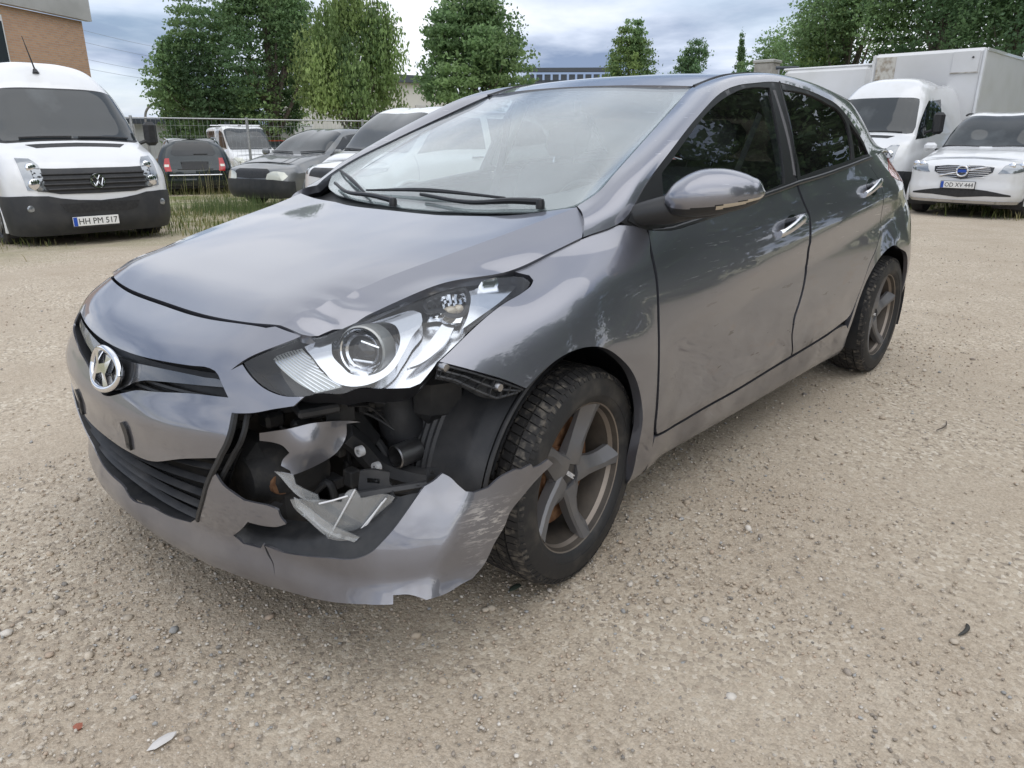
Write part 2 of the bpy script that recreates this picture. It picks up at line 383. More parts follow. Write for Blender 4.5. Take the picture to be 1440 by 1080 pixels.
# torn lower left corner of the bumper hangs down and is splayed outwards
class Torn:
    def __init__(s, base): s.b = base; s.U, s.V = base.U, base.V
    def raw(s, u, v): return s(u, v)
    def __call__(s, u, v, off=0.):
        u = np.atleast_1d(np.asarray(u, float)); v = np.atleast_1d(np.asarray(v, float))
        p = s.b(u, v, off)
        w = smooth((u-.42)/.45)*smooth((.66-v)/.20); e = smooth((u-.80)/.55)*smooth((.70-v)/.2)
        kf = u-(.86+.36*v); fold = np.where(kf < 0, np.clip(1+kf/.16, 0, 1), np.clip(1-kf/.10, -.6, 1))*smooth((u-.6)/.2)*smooth((.70-v)/.2)
        d = np.stack([.012*w+.0*e, .010*w+.085*e+.016*fold, -.036*w+.012*e], 1)
        tl = .22*(.42-v)*smooth((u-.55)/.25)*smooth((1.16-u)/.14)*smooth((.62-v)/.12); d[:, 0] += .62*tl; d[:, 1] += .78*tl
        d[:, 0] += .016*fold; d[:, 2] += .010*fold
        return p + d
FS = Torn(S)
# bonnet: middle (over the centre line) and the outer facet beyond the crease
HOODC = [
 [(.698,0,.799),(.640,0,.836),(.53,0,.873),(.37,0,.911),(.20,0,.942),(.05,0,.966),(-.065,0,.984)],
 [(.695,.27,.803),(.636,.27,.838),(.525,.27,.874),(.365,.28,.911),(.19,.29,.942),(.03,.30,.968),(-.085,.31,.987)],
 [(.672,.42,.809),(.618,.43,.840),(.51,.44,.873),(.355,.45,.907),(.175,.47,.940),(.005,.49,.969),(-.15,.51,1.0)],
 [(.648,.485,.812),(.590,.50,.840),(.481,.52,.866),(.349,.545,.898),(.180,.575,.934),(-.02,.61,.976),(-.222,.655,1.025)],
]
HOODE = [
 [(.648,.485,.812),(.590,.50,.840),(.481,.52,.866),(.349,.545,.898),(.180,.575,.934),(-.02,.61,.976),(-.222,.655,1.025)],
 [(.640,.52,.808),(.578,.545,.826),(.470,.570,.850),(.330,.602,.882),(.160,.645,.914),(-.02,.672,.952),(-.188,.705,.996)],
 [(.632,.55,.801),(.560,.577,.805),(.450,.614,.840),(.310,.656,.880),(.12,.699,.890),(-.02,.727,.926),(-.130,.747,.957)],
]
HC = Net(HOODC, True); HE = Net(HOODE, False)
# side windows
def sg_pts():
    xs = [-.05,-.25,-.42,-.9,-1.42,-1.9,-2.3,-2.65,-2.9]; yb = [.742,.770,.785,.810,.815,.803,.775,.728,.68]; zb = [.93,.972,.990,1.012,1.038,1.076,1.124,1.145,1.15]
    return [[(x, y-a, z+h) for h, a in ((-.06,-.016),(0,0),(.12,.042),(.25,.100),(.38,.168),(.47,.225))] for x, y, z in zip(xs, yb, zb)]
SG = Net(sg_pts(), False)
# pillar and roof rail strip, roof, windscreen
def strip_net(outer, inner, bulge=.022):
    P = []
    for o, i in zip(outer, inner):
        o = np.array(o); i = np.array(i); n = np.array([.25, .7, .65]); n /= np.linalg.norm(n)
        P.append([o, o+(i-o)*.3+n*bulge*.85, o+(i-o)*.68+n*bulge*.8, i])
    return Net(P, False)
# panel outlines on the body surfaces (distance round the car, height up the panel, in metres)
UV = {
 'headlight': [(0.488, 0.729), (0.553, 0.801), (0.626, 0.879), (0.667, 0.869), (0.71, 0.875), (0.756, 0.877), (0.801, 0.874), (0.856, 0.874), (0.915, 0.879), (0.978, 0.878), (1.058, 0.876), (1.132, 0.876), (1.203, 0.87), (1.242, 0.849), (1.249, 0.83), (1.237, 0.821), (1.198, 0.807), (1.118, 0.789), (1.047, 0.761), (0.996, 0.735), (0.953, 0.707), (0.926, 0.688), (0.921, 0.681), (0.89, 0.644), (0.867, 0.639), (0.826, 0.645), (0.791, 0.651), (0.757, 0.656), (0.729, 0.645), (0.678, 0.649), (0.65, 0.641), (0.603, 0.64), (0.563, 0.656), (0.523, 0.688), (0.495, 0.72)],
 'fender': [(1.214, 0.878), (1.267, 0.879), (1.332, 0.879), (1.456, 0.879), (1.527, 0.879), (1.614, 0.879), (1.688, 0.879), (1.703, 0.876), (1.771, 0.841), (1.77, 0.825), (1.738, 0.76), (1.729, 0.683), (1.723, 0.608), (1.716, 0.529), (1.711, 0.444), (1.716, 0.3), (1.726, 0.226), (1.733, 0.208), (1.723, 0.147), (1.633, 0.147), (1.646, 0.214), (1.647, 0.282), (1.627, 0.345), (1.584, 0.427), (1.512, 0.508), (1.436, 0.565), (1.368, 0.588), (1.284, 0.593), (1.217, 0.576), (1.163, 0.549), (1.097, 0.597), (1.027, 0.636), (0.93, 0.685), (0.957, 0.704), (0.999, 0.732), (1.05, 0.759), (1.122, 0.786), (1.201, 0.804), (1.244, 0.818), (1.258, 0.829), (1.255, 0.85)],
 'front_door': [(1.778, 0.837), (1.84, 0.822), (2.034, 0.823), (2.261, 0.845), (2.5, 0.863), (2.791, 0.878), (2.804, 0.803), (2.83, 0.735), (2.825, 0.612), (2.845, 0.557), (2.831, 0.482), (2.798, 0.427), (2.756, 0.368), (2.758, 0.321), (2.797, 0.226), (2.598, 0.217), (2.338, 0.204), (2.1, 0.2), (1.892, 0.194), (1.755, 0.208), (1.744, 0.225), (1.732, 0.296), (1.726, 0.441), (1.735, 0.591), (1.742, 0.681), (1.751, 0.757)],
 'rear_door': [(2.811, 0.879), (3.288, 0.879), (3.7, 0.863), (3.683, 0.822), (3.718, 0.774), (3.74, 0.65), (3.765, 0.583), (3.704, 0.515), (3.601, 0.445), (3.533, 0.354), (3.466, 0.277), (3.336, 0.256), (3.186, 0.242), (2.944, 0.23), (2.812, 0.226), (2.774, 0.318), (2.777, 0.364), (2.82, 0.424), (2.852, 0.479), (2.87, 0.553), (2.85, 0.609), (2.849, 0.732), (2.823, 0.8)],
 'sill': [(1.746, 0.199), (1.901, 0.181), (2.109, 0.187), (2.349, 0.19), (2.611, 0.203), (2.958, 0.216), (3.21, 0.228), (3.34, 0.237), (3.489, 0.204), (3.52, 0.162), (3.521, 0.139), (3.159, 0.148), (2.776, 0.152), (2.515, 0.142), (2.253, 0.14), (2.034, 0.131), (1.799, 0.147), (1.74, 0.148)],
 'bumper_edge': [(0.527, 0.879), (0.626, 0.879), (0.553, 0.801), (0.489, 0.732), (0.466, 0.697), (0.492, 0.721), (0.524, 0.686), (0.563, 0.654), (0.603, 0.639), (0.65, 0.64), (0.643, 0.632), (0.628, 0.614), (0.589, 0.602), (0.538, 0.582), (0.5, 0.574), (0.5, 0.553), (0.495, 0.516), (0.46, 0.444)],
 'lower_grille_top': [(0.46, 0.444), (0.352, 0.413), (0.189, 0.352), (0.108, 0.345), (0.053, 0.341)],
 'lower_grille_low': [(0.045, 0.162), (0.128, 0.164), (0.222, 0.168), (0.306, 0.18), (0.35, 0.216)],
 'torn_edge': [(0.395, 0.3), (0.44, 0.386), (0.447, 0.393), (0.464, 0.365), (0.493, 0.346), (0.514, 0.334), (0.542, 0.336), (0.574, 0.338), (0.59, 0.334), (0.594, 0.312), (0.604, 0.295), (0.578, 0.274), (0.538, 0.264), (0.513, 0.263), (0.491, 0.23), (0.458, 0.195), (0.483, 0.179), (0.529, 0.182), (0.537, 0.198), (0.544, 0.171), (0.556, 0.155), (0.562, 0.129), (0.558, 0.156), (0.549, 0.172), (0.541, 0.193), (0.582, 0.19), (0.632, 0.205), (0.687, 0.226), (0.751, 0.245), (0.787, 0.268), (0.813, 0.297), (0.84, 0.331), (0.869, 0.374), (0.895, 0.413), (0.905, 0.427), (0.923, 0.435), (0.943, 0.45), (0.958, 0.438), (0.975, 0.415), (0.991, 0.395), (1.008, 0.388), (1.036, 0.392), (1.061, 0.41), (1.092, 0.418), (1.104, 0.413), (1.127, 0.417), (1.132, 0.404), (1.146, 0.403), (1.169, 0.41), (1.182, 0.392), (1.151, 0.372), (1.105, 0.332), (1.081, 0.308), (1.068, 0.274), (1.044, 0.232), (1.035, 0.208), (1.023, 0.184), (0.998, 0.162), (0.971, 0.155), (0.945, 0.147), (0.9, 0.144), (0.886, 0.151), (0.864, 0.159), (0.831, 0.161), (0.83, 0.145), (0.768, 0.143), (0.717, 0.133), (0.655, 0.118), (0.578, 0.1), (0.533, 0.09), (0.473, 0.095), (0.405, 0.099)],
 'grille': [(-0.029, 0.666), (0.071, 0.67), (0.241, 0.683), (0.347, 0.691), (0.401, 0.695), (0.425, 0.688), (0.454, 0.652), (0.478, 0.615), (0.381, 0.609), (0.243, 0.585), (0.16, 0.568), (0.1, 0.541), (0.041, 0.51)],
 'bar': [(0.024, 0.645), (0.071, 0.641), (0.115, 0.647), (0.202, 0.657), (0.298, 0.663), (0.381, 0.664), (0.448, 0.66), (0.463, 0.645), (0.388, 0.638), (0.309, 0.629), (0.223, 0.616), (0.17, 0.605), (0.117, 0.581), (0.078, 0.553)],
 'fog_out': [(0.538, 0.264), (0.513, 0.263), (0.491, 0.23), (0.458, 0.195), (0.483, 0.179), (0.529, 0.182), (0.582, 0.19), (0.632, 0.205), (0.687, 0.226), (0.751, 0.245), (0.787, 0.268), (0.813, 0.297), (0.84, 0.331), (0.869, 0.374), (0.892, 0.412)],
 'dlo': [(0.236, 0.074), (0.371, 0.156), (0.543, 0.247), (0.757, 0.353), (0.963, 0.435), (1.115, 0.464), (1.247, 0.472), (1.431, 0.474), (1.632, 0.446), (1.855, 0.395), (2.025, 0.331), (2.123, 0.253), (2.242, 0.142), (2.337, 0.055), (1.86, 0.075), (1.37, 0.076), (1.071, 0.062), (0.834, 0.043), (0.618, 0.026), (0.448, 0.017), (0.351, 0.027)],
 'front_glass': [(0.541, 0.22), (0.679, 0.294), (0.851, 0.375), (1.03, 0.429), (1.143, 0.45), (1.246, 0.456), (1.367, 0.452), (1.329, 0.333), (1.298, 0.214), (1.26, 0.082), (1.073, 0.069), (0.837, 0.055), (0.622, 0.04), (0.434, 0.037), (0.411, 0.091), (0.445, 0.162)],
 'rear_glass': [(1.483, 0.44), (1.676, 0.419), (1.892, 0.359), (2.027, 0.298), (2.067, 0.24), (2.059, 0.153), (2.037, 0.086), (1.675, 0.099), (1.413, 0.093), (1.429, 0.27)],
 'quarter_glass': [(2.101, 0.242), (2.167, 0.187), (2.302, 0.072), (2.068, 0.084), (2.089, 0.149)],
 'handle_front': [(2.535, 0.705), (2.811, 0.732)],
 'handle_rear': [(3.451, 0.736), (3.728, 0.755)],
 'rear_arch': [(3.52, 0.162), (3.541, 0.3), (3.605, 0.39), (3.699, 0.447), (3.809, 0.482), (3.923, 0.492), (4.016, 0.467)],
 'hl_turn': [(0.545, 0.78), (0.55, 0.8), (0.581, 0.83), (0.617, 0.854), (0.646, 0.816), (0.683, 0.728), (0.721, 0.678), (0.666, 0.661), (0.632, 0.686), (0.585, 0.733)],
 'hl_band': [(0.619, 0.867), (0.652, 0.809), (0.683, 0.734), (0.71, 0.688), (0.738, 0.673), (0.77, 0.672), (0.799, 0.682), (0.823, 0.701), (0.845, 0.74), (0.872, 0.787), (0.901, 0.818), (0.903, 0.843), (0.89, 0.858), (0.854, 0.867), (0.789, 0.876), (0.74, 0.879), (0.706, 0.879), (0.666, 0.879)],
 'hl_band_hole': [(0.699, 0.852), (0.702, 0.794), (0.72, 0.745), (0.738, 0.712), (0.769, 0.698), (0.797, 0.704), (0.819, 0.726), (0.837, 0.76), (0.846, 0.802), (0.84, 0.837), (0.819, 0.857), (0.78, 0.871), (0.74, 0.873)],
 'hl_lens_c': [(0.772, 0.821), (0.719, 0.849), (0.824, 0.796)],
 'hl_tip': [(0.954, 0.879), (0.996, 0.879), (1.042, 0.879), (1.156, 0.879), (1.218, 0.858), (1.117, 0.813), (1.037, 0.785), (0.994, 0.77), (1.018, 0.804), (1.032, 0.832), (1.022, 0.853), (0.993, 0.868)],
 'hl_signal': [(0.918, 0.875), (0.925, 0.879), (0.953, 0.879), (1.0, 0.879), (1.028, 0.866), (1.03, 0.848), (0.999, 0.807), (0.965, 0.818), (0.95, 0.836), (0.917, 0.848)],
 'hl_slash': [(0.855, 0.713), (0.904, 0.768), (0.95, 0.814), (0.981, 0.798), (0.954, 0.76), (0.917, 0.73), (0.885, 0.716)],
 'bulb': [(0.983, 0.838)],
 'bracket': [(0.928, 0.686), (0.928, 0.652), (0.973, 0.63), (1.012, 0.601), (1.087, 0.548), (1.109, 0.543), (1.143, 0.544), (1.161, 0.546), (1.097, 0.595), (1.027, 0.634)],
 'taillight': [(3.971, 0.8), (4.075, 0.794), (4.172, 0.774), (4.147, 0.751), (4.05, 0.76), (3.977, 0.778)],
 'fuel': [(3.726, 0.64)],
}
# outlines of broken pieces, in car coordinates
BROKEN = {
 'torn_sheet': [(0.751, 0.53, 0.592), (0.696, 0.563, 0.593), (0.65, 0.588, 0.6), (0.577, 0.629, 0.593), (0.557, 0.64, 0.59), (0.585, 0.625, 0.586), (0.588, 0.625, 0.556), (0.606, 0.617, 0.527), (0.636, 0.601, 0.505), (0.676, 0.58, 0.487), (0.704, 0.565, 0.481), (0.705, 0.563, 0.492), (0.721, 0.553, 0.505), (0.718, 0.555, 0.515), (0.702, 0.563, 0.535), (0.713, 0.555, 0.553), (0.728, 0.545, 0.562), (0.753, 0.53, 0.572)],
 'shard_a': [(0.751, 0.57, 0.507), (0.724, 0.608, 0.503), (0.722, 0.615, 0.483), (0.696, 0.656, 0.461), (0.695, 0.66, 0.443), (0.704, 0.646, 0.443)],
 'shard_b': [(0.719, 0.671, 0.46), (0.703, 0.688, 0.46), (0.676, 0.716, 0.457), (0.663, 0.727, 0.482), (0.652, 0.738, 0.486), (0.645, 0.747, 0.465), (0.599, 0.794, 0.469), (0.594, 0.8, 0.464), (0.607, 0.789, 0.437), (0.623, 0.775, 0.399), (0.64, 0.761, 0.365), (0.658, 0.744, 0.344), (0.677, 0.725, 0.341), (0.703, 0.696, 0.37), (0.729, 0.667, 0.406), (0.75, 0.64, 0.447), (0.753, 0.636, 0.464)],
 'shard_c': [(0.759, 0.66, 0.477), (0.735, 0.695, 0.447), (0.686, 0.763, 0.397), (0.677, 0.775, 0.389), (0.685, 0.766, 0.377), (0.711, 0.732, 0.395), (0.759, 0.664, 0.454)],
 'shard_d': [(0.71, 0.69, 0.396), (0.7, 0.709, 0.403), (0.699, 0.713, 0.39), (0.676, 0.76, 0.381), (0.692, 0.729, 0.372), (0.707, 0.701, 0.37)],
 'bracket': [(0.62, 0.7, 0.457), (0.613, 0.703, 0.503), (0.597, 0.719, 0.506), (0.566, 0.751, 0.5), (0.567, 0.752, 0.472), (0.563, 0.756, 0.465), (0.52, 0.798, 0.467), (0.519, 0.8, 0.449), (0.538, 0.781, 0.447), (0.565, 0.755, 0.444), (0.602, 0.719, 0.446)],
 'bracket_hole': [(0.603, 0.715, 0.487), (0.583, 0.735, 0.485), (0.584, 0.735, 0.473), (0.604, 0.715, 0.475)],
 'tab': [(0.5, 0.8, 0.471), (0.499, 0.8, 0.503), (0.476, 0.815, 0.5), (0.477, 0.815, 0.475)],
 'tab_hole': [(0.492, 0.804, 0.495), (0.483, 0.811, 0.494), (0.483, 0.811, 0.485), (0.493, 0.804, 0.486)],
}
# ---------------------------------------------------------------- materials of the hatchback
def car_paint():
    m = mat('grey_metallic_paint', (.195, .201, .234), .36, .80, 1., .5); nt = m.node_tree; N_ = nt.nodes; l = nt.links; b = N_['Principled BSDF']; b.inputs['Coat IOR'].default_value = 2.0
    tc = N_.new('ShaderNodeTexCoord'); ob = tc.outputs['Object']; sp = N_.new('ShaderNodeSeparateXYZ'); l.new(ob, sp.inputs[0])
    def nz(scale, det, vec=None, rough=.5, scl=None):
        n = N_.new('ShaderNodeTexNoise'); n.inputs['Scale'].default_value = scale; n.inputs['Detail'].default_value = det; n.inputs['Roughness'].default_value = rough
        if scl:
            mp = N_.new('ShaderNodeMapping'); mp.inputs['Scale'].default_value = scl; mp.inputs['Rotation'].default_value = vec or (0, 0, 0); l.new(ob, mp.inputs[0]); l.new(mp.outputs[0], n.inputs['Vector'])
        else: l.new(ob, n.inputs['Vector'])
        return n.outputs['Fac']
    def rng(x, a, b_, c=0., d=1.):
        r = N_.new('ShaderNodeMapRange'); r.inputs[1].default_value = a; r.inputs[2].default_value = b_; r.inputs[3].default_value = c; r.inputs[4].default_value = d; l.new(x, r.inputs[0]); return r.outputs[0]
    def mul(x, y):
        r = N_.new('ShaderNodeMath'); r.operation = 'MULTIPLY'
        for i, v in enumerate((x, y)):
            if isinstance(v, float): r.inputs[i].default_value = v
            else: l.new(v, r.inputs[i])
        return r.outputs[0]
    def mix(f, a, b_):
        r = N_.new('ShaderNodeMixRGB'); l.new(f, r.inputs[0])
        for i, v in ((1, a), (2, b_)):
            if isinstance(v, tuple): r.inputs[i].default_value = (*v, 1)
            else: l.new(v, r.inputs[i])
        return r.outputs[0]
    # road dirt on the lower half, patchy; rubbed reddish and dark marks on the doors; pale scratches
    low = rng(sp.outputs[2], .72, .22); dirt = mul(mul(low, rng(nz(5., 8, None, .62), .38, .72)), .55)
    doors = mul(rng(sp.outputs[0], -.5, -.7), rng(sp.outputs[2], .80, .62)); doors = mul(doors, rng(sp.outputs[2], .30, .40))
    rub = mul(doors, rng(nz(3., 9, (0, .25, 0), .7, (1.2, 1., 4.5)), .56, .66)); dark = mul(doors, rng(nz(6., 6, (0, .3, 0), .6, (1., 1., 5.)), .655, .69))
    scr = rng(nz(10., 4, (0, -.75, 0), .6, (.6, 1., 16.)), .682, .694); scr2 = rng(nz(12., 4, (0, .55, 0), .6, (.5, 1., 18.)), .685, .697)
    scf = mul(mul(rng(sp.outputs[0], .52, .46), rng(sp.outputs[0], .20, .26)), mul(rng(sp.outputs[2], .46, .42), rng(sp.outputs[1], .865, .90))); scf = mul(scf, mul(rng(nz(34., 6, (0, .5, 0), .7, (.7, 1., 3.2)), .50, .60), rng(nz(7., 3), .45, .60)))
    sside = mul(rng(sp.outputs[0], -.35, -.5), rng(sp.outputs[2], .74, .84))
    col = mix(dirt, (.195, .201, .234), (.17, .148, .125)); col = mix(mul(rub, .35), col, (.20, .145, .13)); col = mix(mul(dark, .8), col, (.04, .04, .045))
    col = mix(mul(mul(scr, sside), .8), col, (.62, .63, .65)); col = mix(mul(mul(scr2, sside), .7), col, (.6, .6, .62)); col = mix(mul(scf, .85), col, (.66, .66, .68)); l.new(col, b.inputs['Base Color'])
    l.new(rng(dirt, 0., .5, .36, .60), b.inputs['Roughness']); l.new(rng(dirt, 0., .45, 1., .25), b.inputs['Coat Weight'])
    l.new(rng(nz(40., 3), .3, .8, .012, .05), b.inputs['Coat Roughness'])
    return m
PAINT = car_paint()
M = dict(
 black=mat('black_plastic', (.018, .019, .021), .45, var=(30, (.035, .035, .036), .35, .75), bump=(400, .15, .001)),
 trim=mat('dull_black_trim', (.022, .023, .025), .38),
 gloss=mat('gloss_black', (.010, .011, .013), .12, coat=.6),
 foam=mat('dusty_black_foam', (.020, .020, .021), .75, var=(14, (.07, .062, .052), .5, .78), bump=(120, .4, .003)),
 dusty=mat('dusty_black_plastic', (.030, .031, .034), .50, var=(9, (.075, .073, .072), .45, .8), bump=(150, .2, .002)),
 chrome=mat('chrome', (.82, .83, .85), .07, 1.),
 satin=mat('satin_chrome', (.66, .67, .70), .22, 1.),
 silver=mat('silver_reflector', (.60, .61, .64), .12, 1.),
 metal=mat('bare_metal', (.42, .42, .43), .35, 1.),
 rust=mat('rusty_iron', (.17, .085, .045), .75, .3, var=(40, (.30, .17, .09), .4, .7)),
 rubber=mat('tyre_rubber', (.021, .021, .022), .62, var=(16, (.058, .053, .047), .48, .74), bump=(90, .2, .002)),
 tread=mat('dusty_tread_rubber', (.024, .023, .023), .75, var=(45, (.14, .125, .105), .52, .72)),
 alloy=mat('dusty_grey_alloy', (.165, .165, .172), .48, .5, .15, var=(12, (.20, .192, .185), .45, .8)),
 barrel=mat('shaded_dirty_alloy', (.050, .043, .037), .6, .3, var=(14, (.09, .075, .06), .4, .7)),  # dirty alloy, darkened to paint in the shade deep inside the rim
 flange=mat('dirty_rim_edge', (.22, .19, .165), .45, .6, var=(14, (.28, .24, .20), .4, .7)),
 cap=mat('hub_cap_black', (.020, .020, .023), .3, coat=.3),
 letter=mat('pale_lettering', (.75, .75, .76), .4, .3),
 windscreen=glass_mat('windscreen_glass', (.90, .95, .95), .12, (.66, .72, .74), 1.75),  # strong veil paints in the washed-out brightness of the reflected sky
 sideglass=glass_mat('side_glass', (.68, .73, .74), .008, (.5, .5, .5), 1.5),
 tinted=glass_mat('tinted_glass', (.14, .16, .16), .010, (.5, .5, .5), 1.5),
 lens=glass_mat('lamp_lens', (.95, .97, .98), .010, (.8, .8, .8), 1.42),
 shard=glass_mat('broken_clear_plastic', (.86, .88, .89), .18, (.74, .76, .78), 1.6, .06),
 red=mat('red_lamp_lens', (.45, .012, .016), .10, coat=1.),
 amber=mat('amber_lens', (.50, .43, .33), .15, coat=1.),
 seat=mat('dark_seat_cloth', (.045, .046, .05), .9),
 cabin=mat('cabin_plastic', (.10, .10, .105), .7),
 dash=mat('dashboard_plastic', (.085, .088, .09), .62),
 pale=mat('pale_cabin_trim', (.50, .51, .52), .7),
 ribbed=mat('ribbed_lamp_reflector', (.40, .41, .40), .32, .55),
 lampbase=mat('lamp_housing_black', (.014, .015, .019), .35),
 dirty=PAINT)
car = thing('damaged_hatchback', 'grey metallic hatchback with smashed front left bumper on gravel', 'car')
U = {k: np.array(v) for k, v in UV.items()}
VT = S.V[-1]
mir = lambda q: np.array(q)*[-1, 1]
# ---------------------------------------------------------------- bonnet
def crumple(P, A, B):
    d = np.exp(-((A[:, 0]-.55)/.085)**2-((A[:, 1]-.545)/.05)**2); w = np.sin(A[:, 0]*95+A[:, 1]*40)*.008-.012
    for Q in (A, B): Q[:, 2] += d*w
    return A, B
def hood_full():
    # one mesh: outer facet left, middle, outer facet right share the crease lines
    ne, nc, nr = 9, 34, 56; rows = []
    v = np.linspace(0, 1, nr)
    for k in range(ne-1): u = HE.U[-1]*(1-k/(ne-1)); rows.append(HE(np.full(nr, u), v*HE.V[-1]))
    for k in range(nc): u = HC.U[-1]*(1-2*k/(nc-1)); cut = 1-.085*float(smooth((-u-.30)/.3)); rows.append(HC(np.full(nr, u), v*HC.V[-1]*cut))
    for k in range(1, ne): u = HE.U[-1]*k/(ne-1); rows.append(HE(np.full(nr, u), v*HE.V[-1]*(.915+.02*k/(ne-1)))*[1, -1, 1])
    G = np.array(rows); G, _ = crumple(None, G.reshape(-1, 3), G.reshape(-1, 3).copy()); G = G.reshape(-1, nr, 3)
    n, m = G.shape[:2]; V = G.reshape(-1, 3).tolist(); F = grid_faces(n, m, True)
    ring = [(i, 0) for i in range(n)]+[(n-1, j) for j in range(1, m)]+[(i, m-1) for i in range(n-2, -1, -1)]+[(0, j) for j in range(m-2, 0, -1)]
    ids = [i*m+j for i, j in ring]; c = G.reshape(-1, 3).mean(0); base = len(V); sharp = []
    for i in ids: p = np.array(V[i]); q = p+np.array([0, 0, -.022])+(c-p)*[.012, .012, 0]; V.append(q.tolist())
    k = len(ids)
    for i in range(k): j = (i+1) % k; F.append((ids[j], ids[i], base+i, base+j)); sharp.append((ids[i], ids[j]))
    for i in (ne-1, ne-1+nc-1):
        sharp += [(i*m+j, i*m+j+1) for j in range(m-1)]
    return mk('hood', V, F, PAINT, car, True, sharp)
hood = hood_full()
# ---------------------------------------------------------------- bumper skin: nose, lower lip, torn left corner in one outline
be, gt, gl, te = U['bumper_edge'], U['lower_grille_top'], U['lower_grille_low'], U['torn_edge']
arch_front = [(1.09, 0.), (1.085, .20), (1.11, .40), (1.163, .545)]
right_side = [(-a, b) for a, b in arch_front]
ri = [(-1.026, .630), (-.928, .680), (-.90, .655), (-.826, .640), (-.729, .640), (-.650, .640), (-.603, .639), (-.563, .654), (-.524, .686), (-.492, .721), (-.553, .801), (-.626, .877)]
top = [(u, VT-.015) for u in np.linspace(-.60, .50, 23)]
low_open = list(map(tuple, gt)) + [(0., .341)] + [(-a, b) for a, b in gt[::-1]][1:] + [(-.445, .40), (-.42, .30)] + [(-a, b) for a, b in gl[::-1]] + [(0., .149)] + list(map(tuple, gl))[1:]
outline = right_side + ri + top + list(map(tuple, be)) + low_open[1:] + list(map(tuple, te)) + [(.36, .090), (.29, .080), (.22, .070), (.1, .055), (0, .045), (-.3, .04), (-.6, .03), (-.9, .02)]
gh = np.vstack([U['grille'][1:-1], mir(U['grille'][1:-1])[::-1]]); gh = np.vstack([[(0., .668)], U['grille'][1:-1], [(.0, .505)], mir(U['grille'][1:-1])[::-1]])
bumper = panel('front_bumper', FS, outline, PAINT, car, [gh], .018, 0., .006, ang=26)
# recessed grille with its wing bar
panel('grille_backing', S, gh*[1.04, 1]+[0, 0], M['black'], car, (), .03, -.045, .004)
def wall_strip(name, surf, loop, d0, d1, mat_, parent, closed=True):
    q = poly(np.vstack([loop, loop[:1]]) if closed else loop, .012); A = surf(q[:, 0], q[:, 1], d0); B = surf(q[:, 0], q[:, 1], d1); n = len(q); V = np.vstack([A, B])
    return mk(name, V, [(i, i+1, n+i+1, n+i) for i in range(n-1)], mat_, parent, True, None, 50)
wall_strip('grille_surround', S, gh, -.004, -.048, M['trim'], car)
bar = np.vstack([U['bar'][1:-1], [(.05, .535), (-.05, .535)], mir(U['bar'][1:-1])[::-1], [(0., .645)]])
MBAR = mat('gunmetal_bar', (.13, .135, .145), .25, .8, .6)
gb = panel('grille_bar', S, bar, MBAR, car, (), .015, -.012, .03)
for z0, sc in ((.60, .42), (.575, .36)):
    q = [(u, z0+.012*abs(u)) for u in np.linspace(-sc, sc, 20)]; A = S([a for a, _ in q], [b for _, b in q], -.03); MB().tube(A, .006, 6).build('grille_slat', M['black'], car)
# emblem: oval ring and slanted letter
em = thing('x', None, None); bpy.data.objects.remove(em)
EC = np.array([.877, .004, .657]); EN = np.array([.955, 0, .295]); EN /= np.linalg.norm(EN); EA = np.array([0, 1., 0]); EB = np.cross(EN, EA)
def emb(a, b, d=0.): return EC+EA*a+EB*b+EN*(d-(a/.1)**2*.012)
t = np.linspace(0, 2*math.pi, 49)
ring = MB().tube([emb((.086)*math.cos(q), .051*math.sin(q), .004) for q in t], .0085, 8, False).build('emblem', M['chrome'], car, angle=60)
MB().prism([(.078*math.cos(q), .044*math.sin(q)) for q in t[:-1]], lambda p: emb(*p, -.012), lambda p: emb(*p, -.004)).build('emblem_backing', MBAR, ring)
Hh = [(-.072, -.030), (-.040, -.046), (-.022, -.012), (.020, .004), (.012, -.040), (.040, -.044), (.074, .028), (.046, .046), (.022, .016), (-.020, -.002), (-.012, .042), (-.040, .045)]
Hh = [(-.060, .036), (-.036, .046), (-.016, .010), (.024, .020), (.030, .045), (.058, .038), (.036, -.010), (.060, -.036), (.036, -.046), (.014, -.008), (-.026, -.020), (-.030, -.045), (-.058, -.038), (-.036, .010)]
MB().prism(Hh, lambda p: emb(p[0]*.88, p[1]*.9, -.004), lambda p: emb(p[0]*.88, p[1]*.9, .010)).build('emblem_letter', M['chrome'], ring, False)
# lower intake with slats, framed in black
for k, vv in enumerate((.185, .225, .265, .305, .345)):
    sp_ = .33+.05*k*.6; q = np.linspace(-sp_, sp_, 28); z = vv+.02*np.abs(q)/.4*(k*.6)
    A = S(q, z, -.012); B = S(q, z-.018, -.030); C_ = S(q, z-.020, -.05); n = len(q)
    mk('intake_slat', np.vstack([A, B, C_, S(q, z+.006, -.03)]), [f for r in range(3) for f in [(r*n+i, r*n+i+1, (r+1)*n+i+1, (r+1)*n+i) for i in range(n-1)]]+[(3*n+i, 3*n+i+1, i+1, i) for i in range(n-1)], M['dusty'], car, True, None, 40)
wall_strip('intake_surround', S, np.array(low_open), -.003, -.075, M['black'], car)
panel('intake_backing', S, np.array(low_open), M['black'], car, (), .04, -.065, .004)
q = np.array([(.50, .574), (.497, .516), (.462, .444), (.42, .36), (.385, .28), (.34, .20)]); q = curve(q, 30)
A = FS(q[:, 0], q[:, 1], -.003); MB().tube(A, .008, 6).build('intake_frame', M['black'], car); A = FS(q[:, 0]+.018, q[:, 1], -.02); MB().tube(A, .007, 6).build('intake_frame', M['black'], car)
# number plate holder marks: two small dark pads on the plate face
for u0 in (.115, -.22):
    loop = [(u0-.014, .365), (u0+.006, .362), (u0+.012, .44), (u0+.002, .455), (u0-.014, .45)]; panel('plate_mount', S, loop, M['black'], car, (), .02, .006, .006)
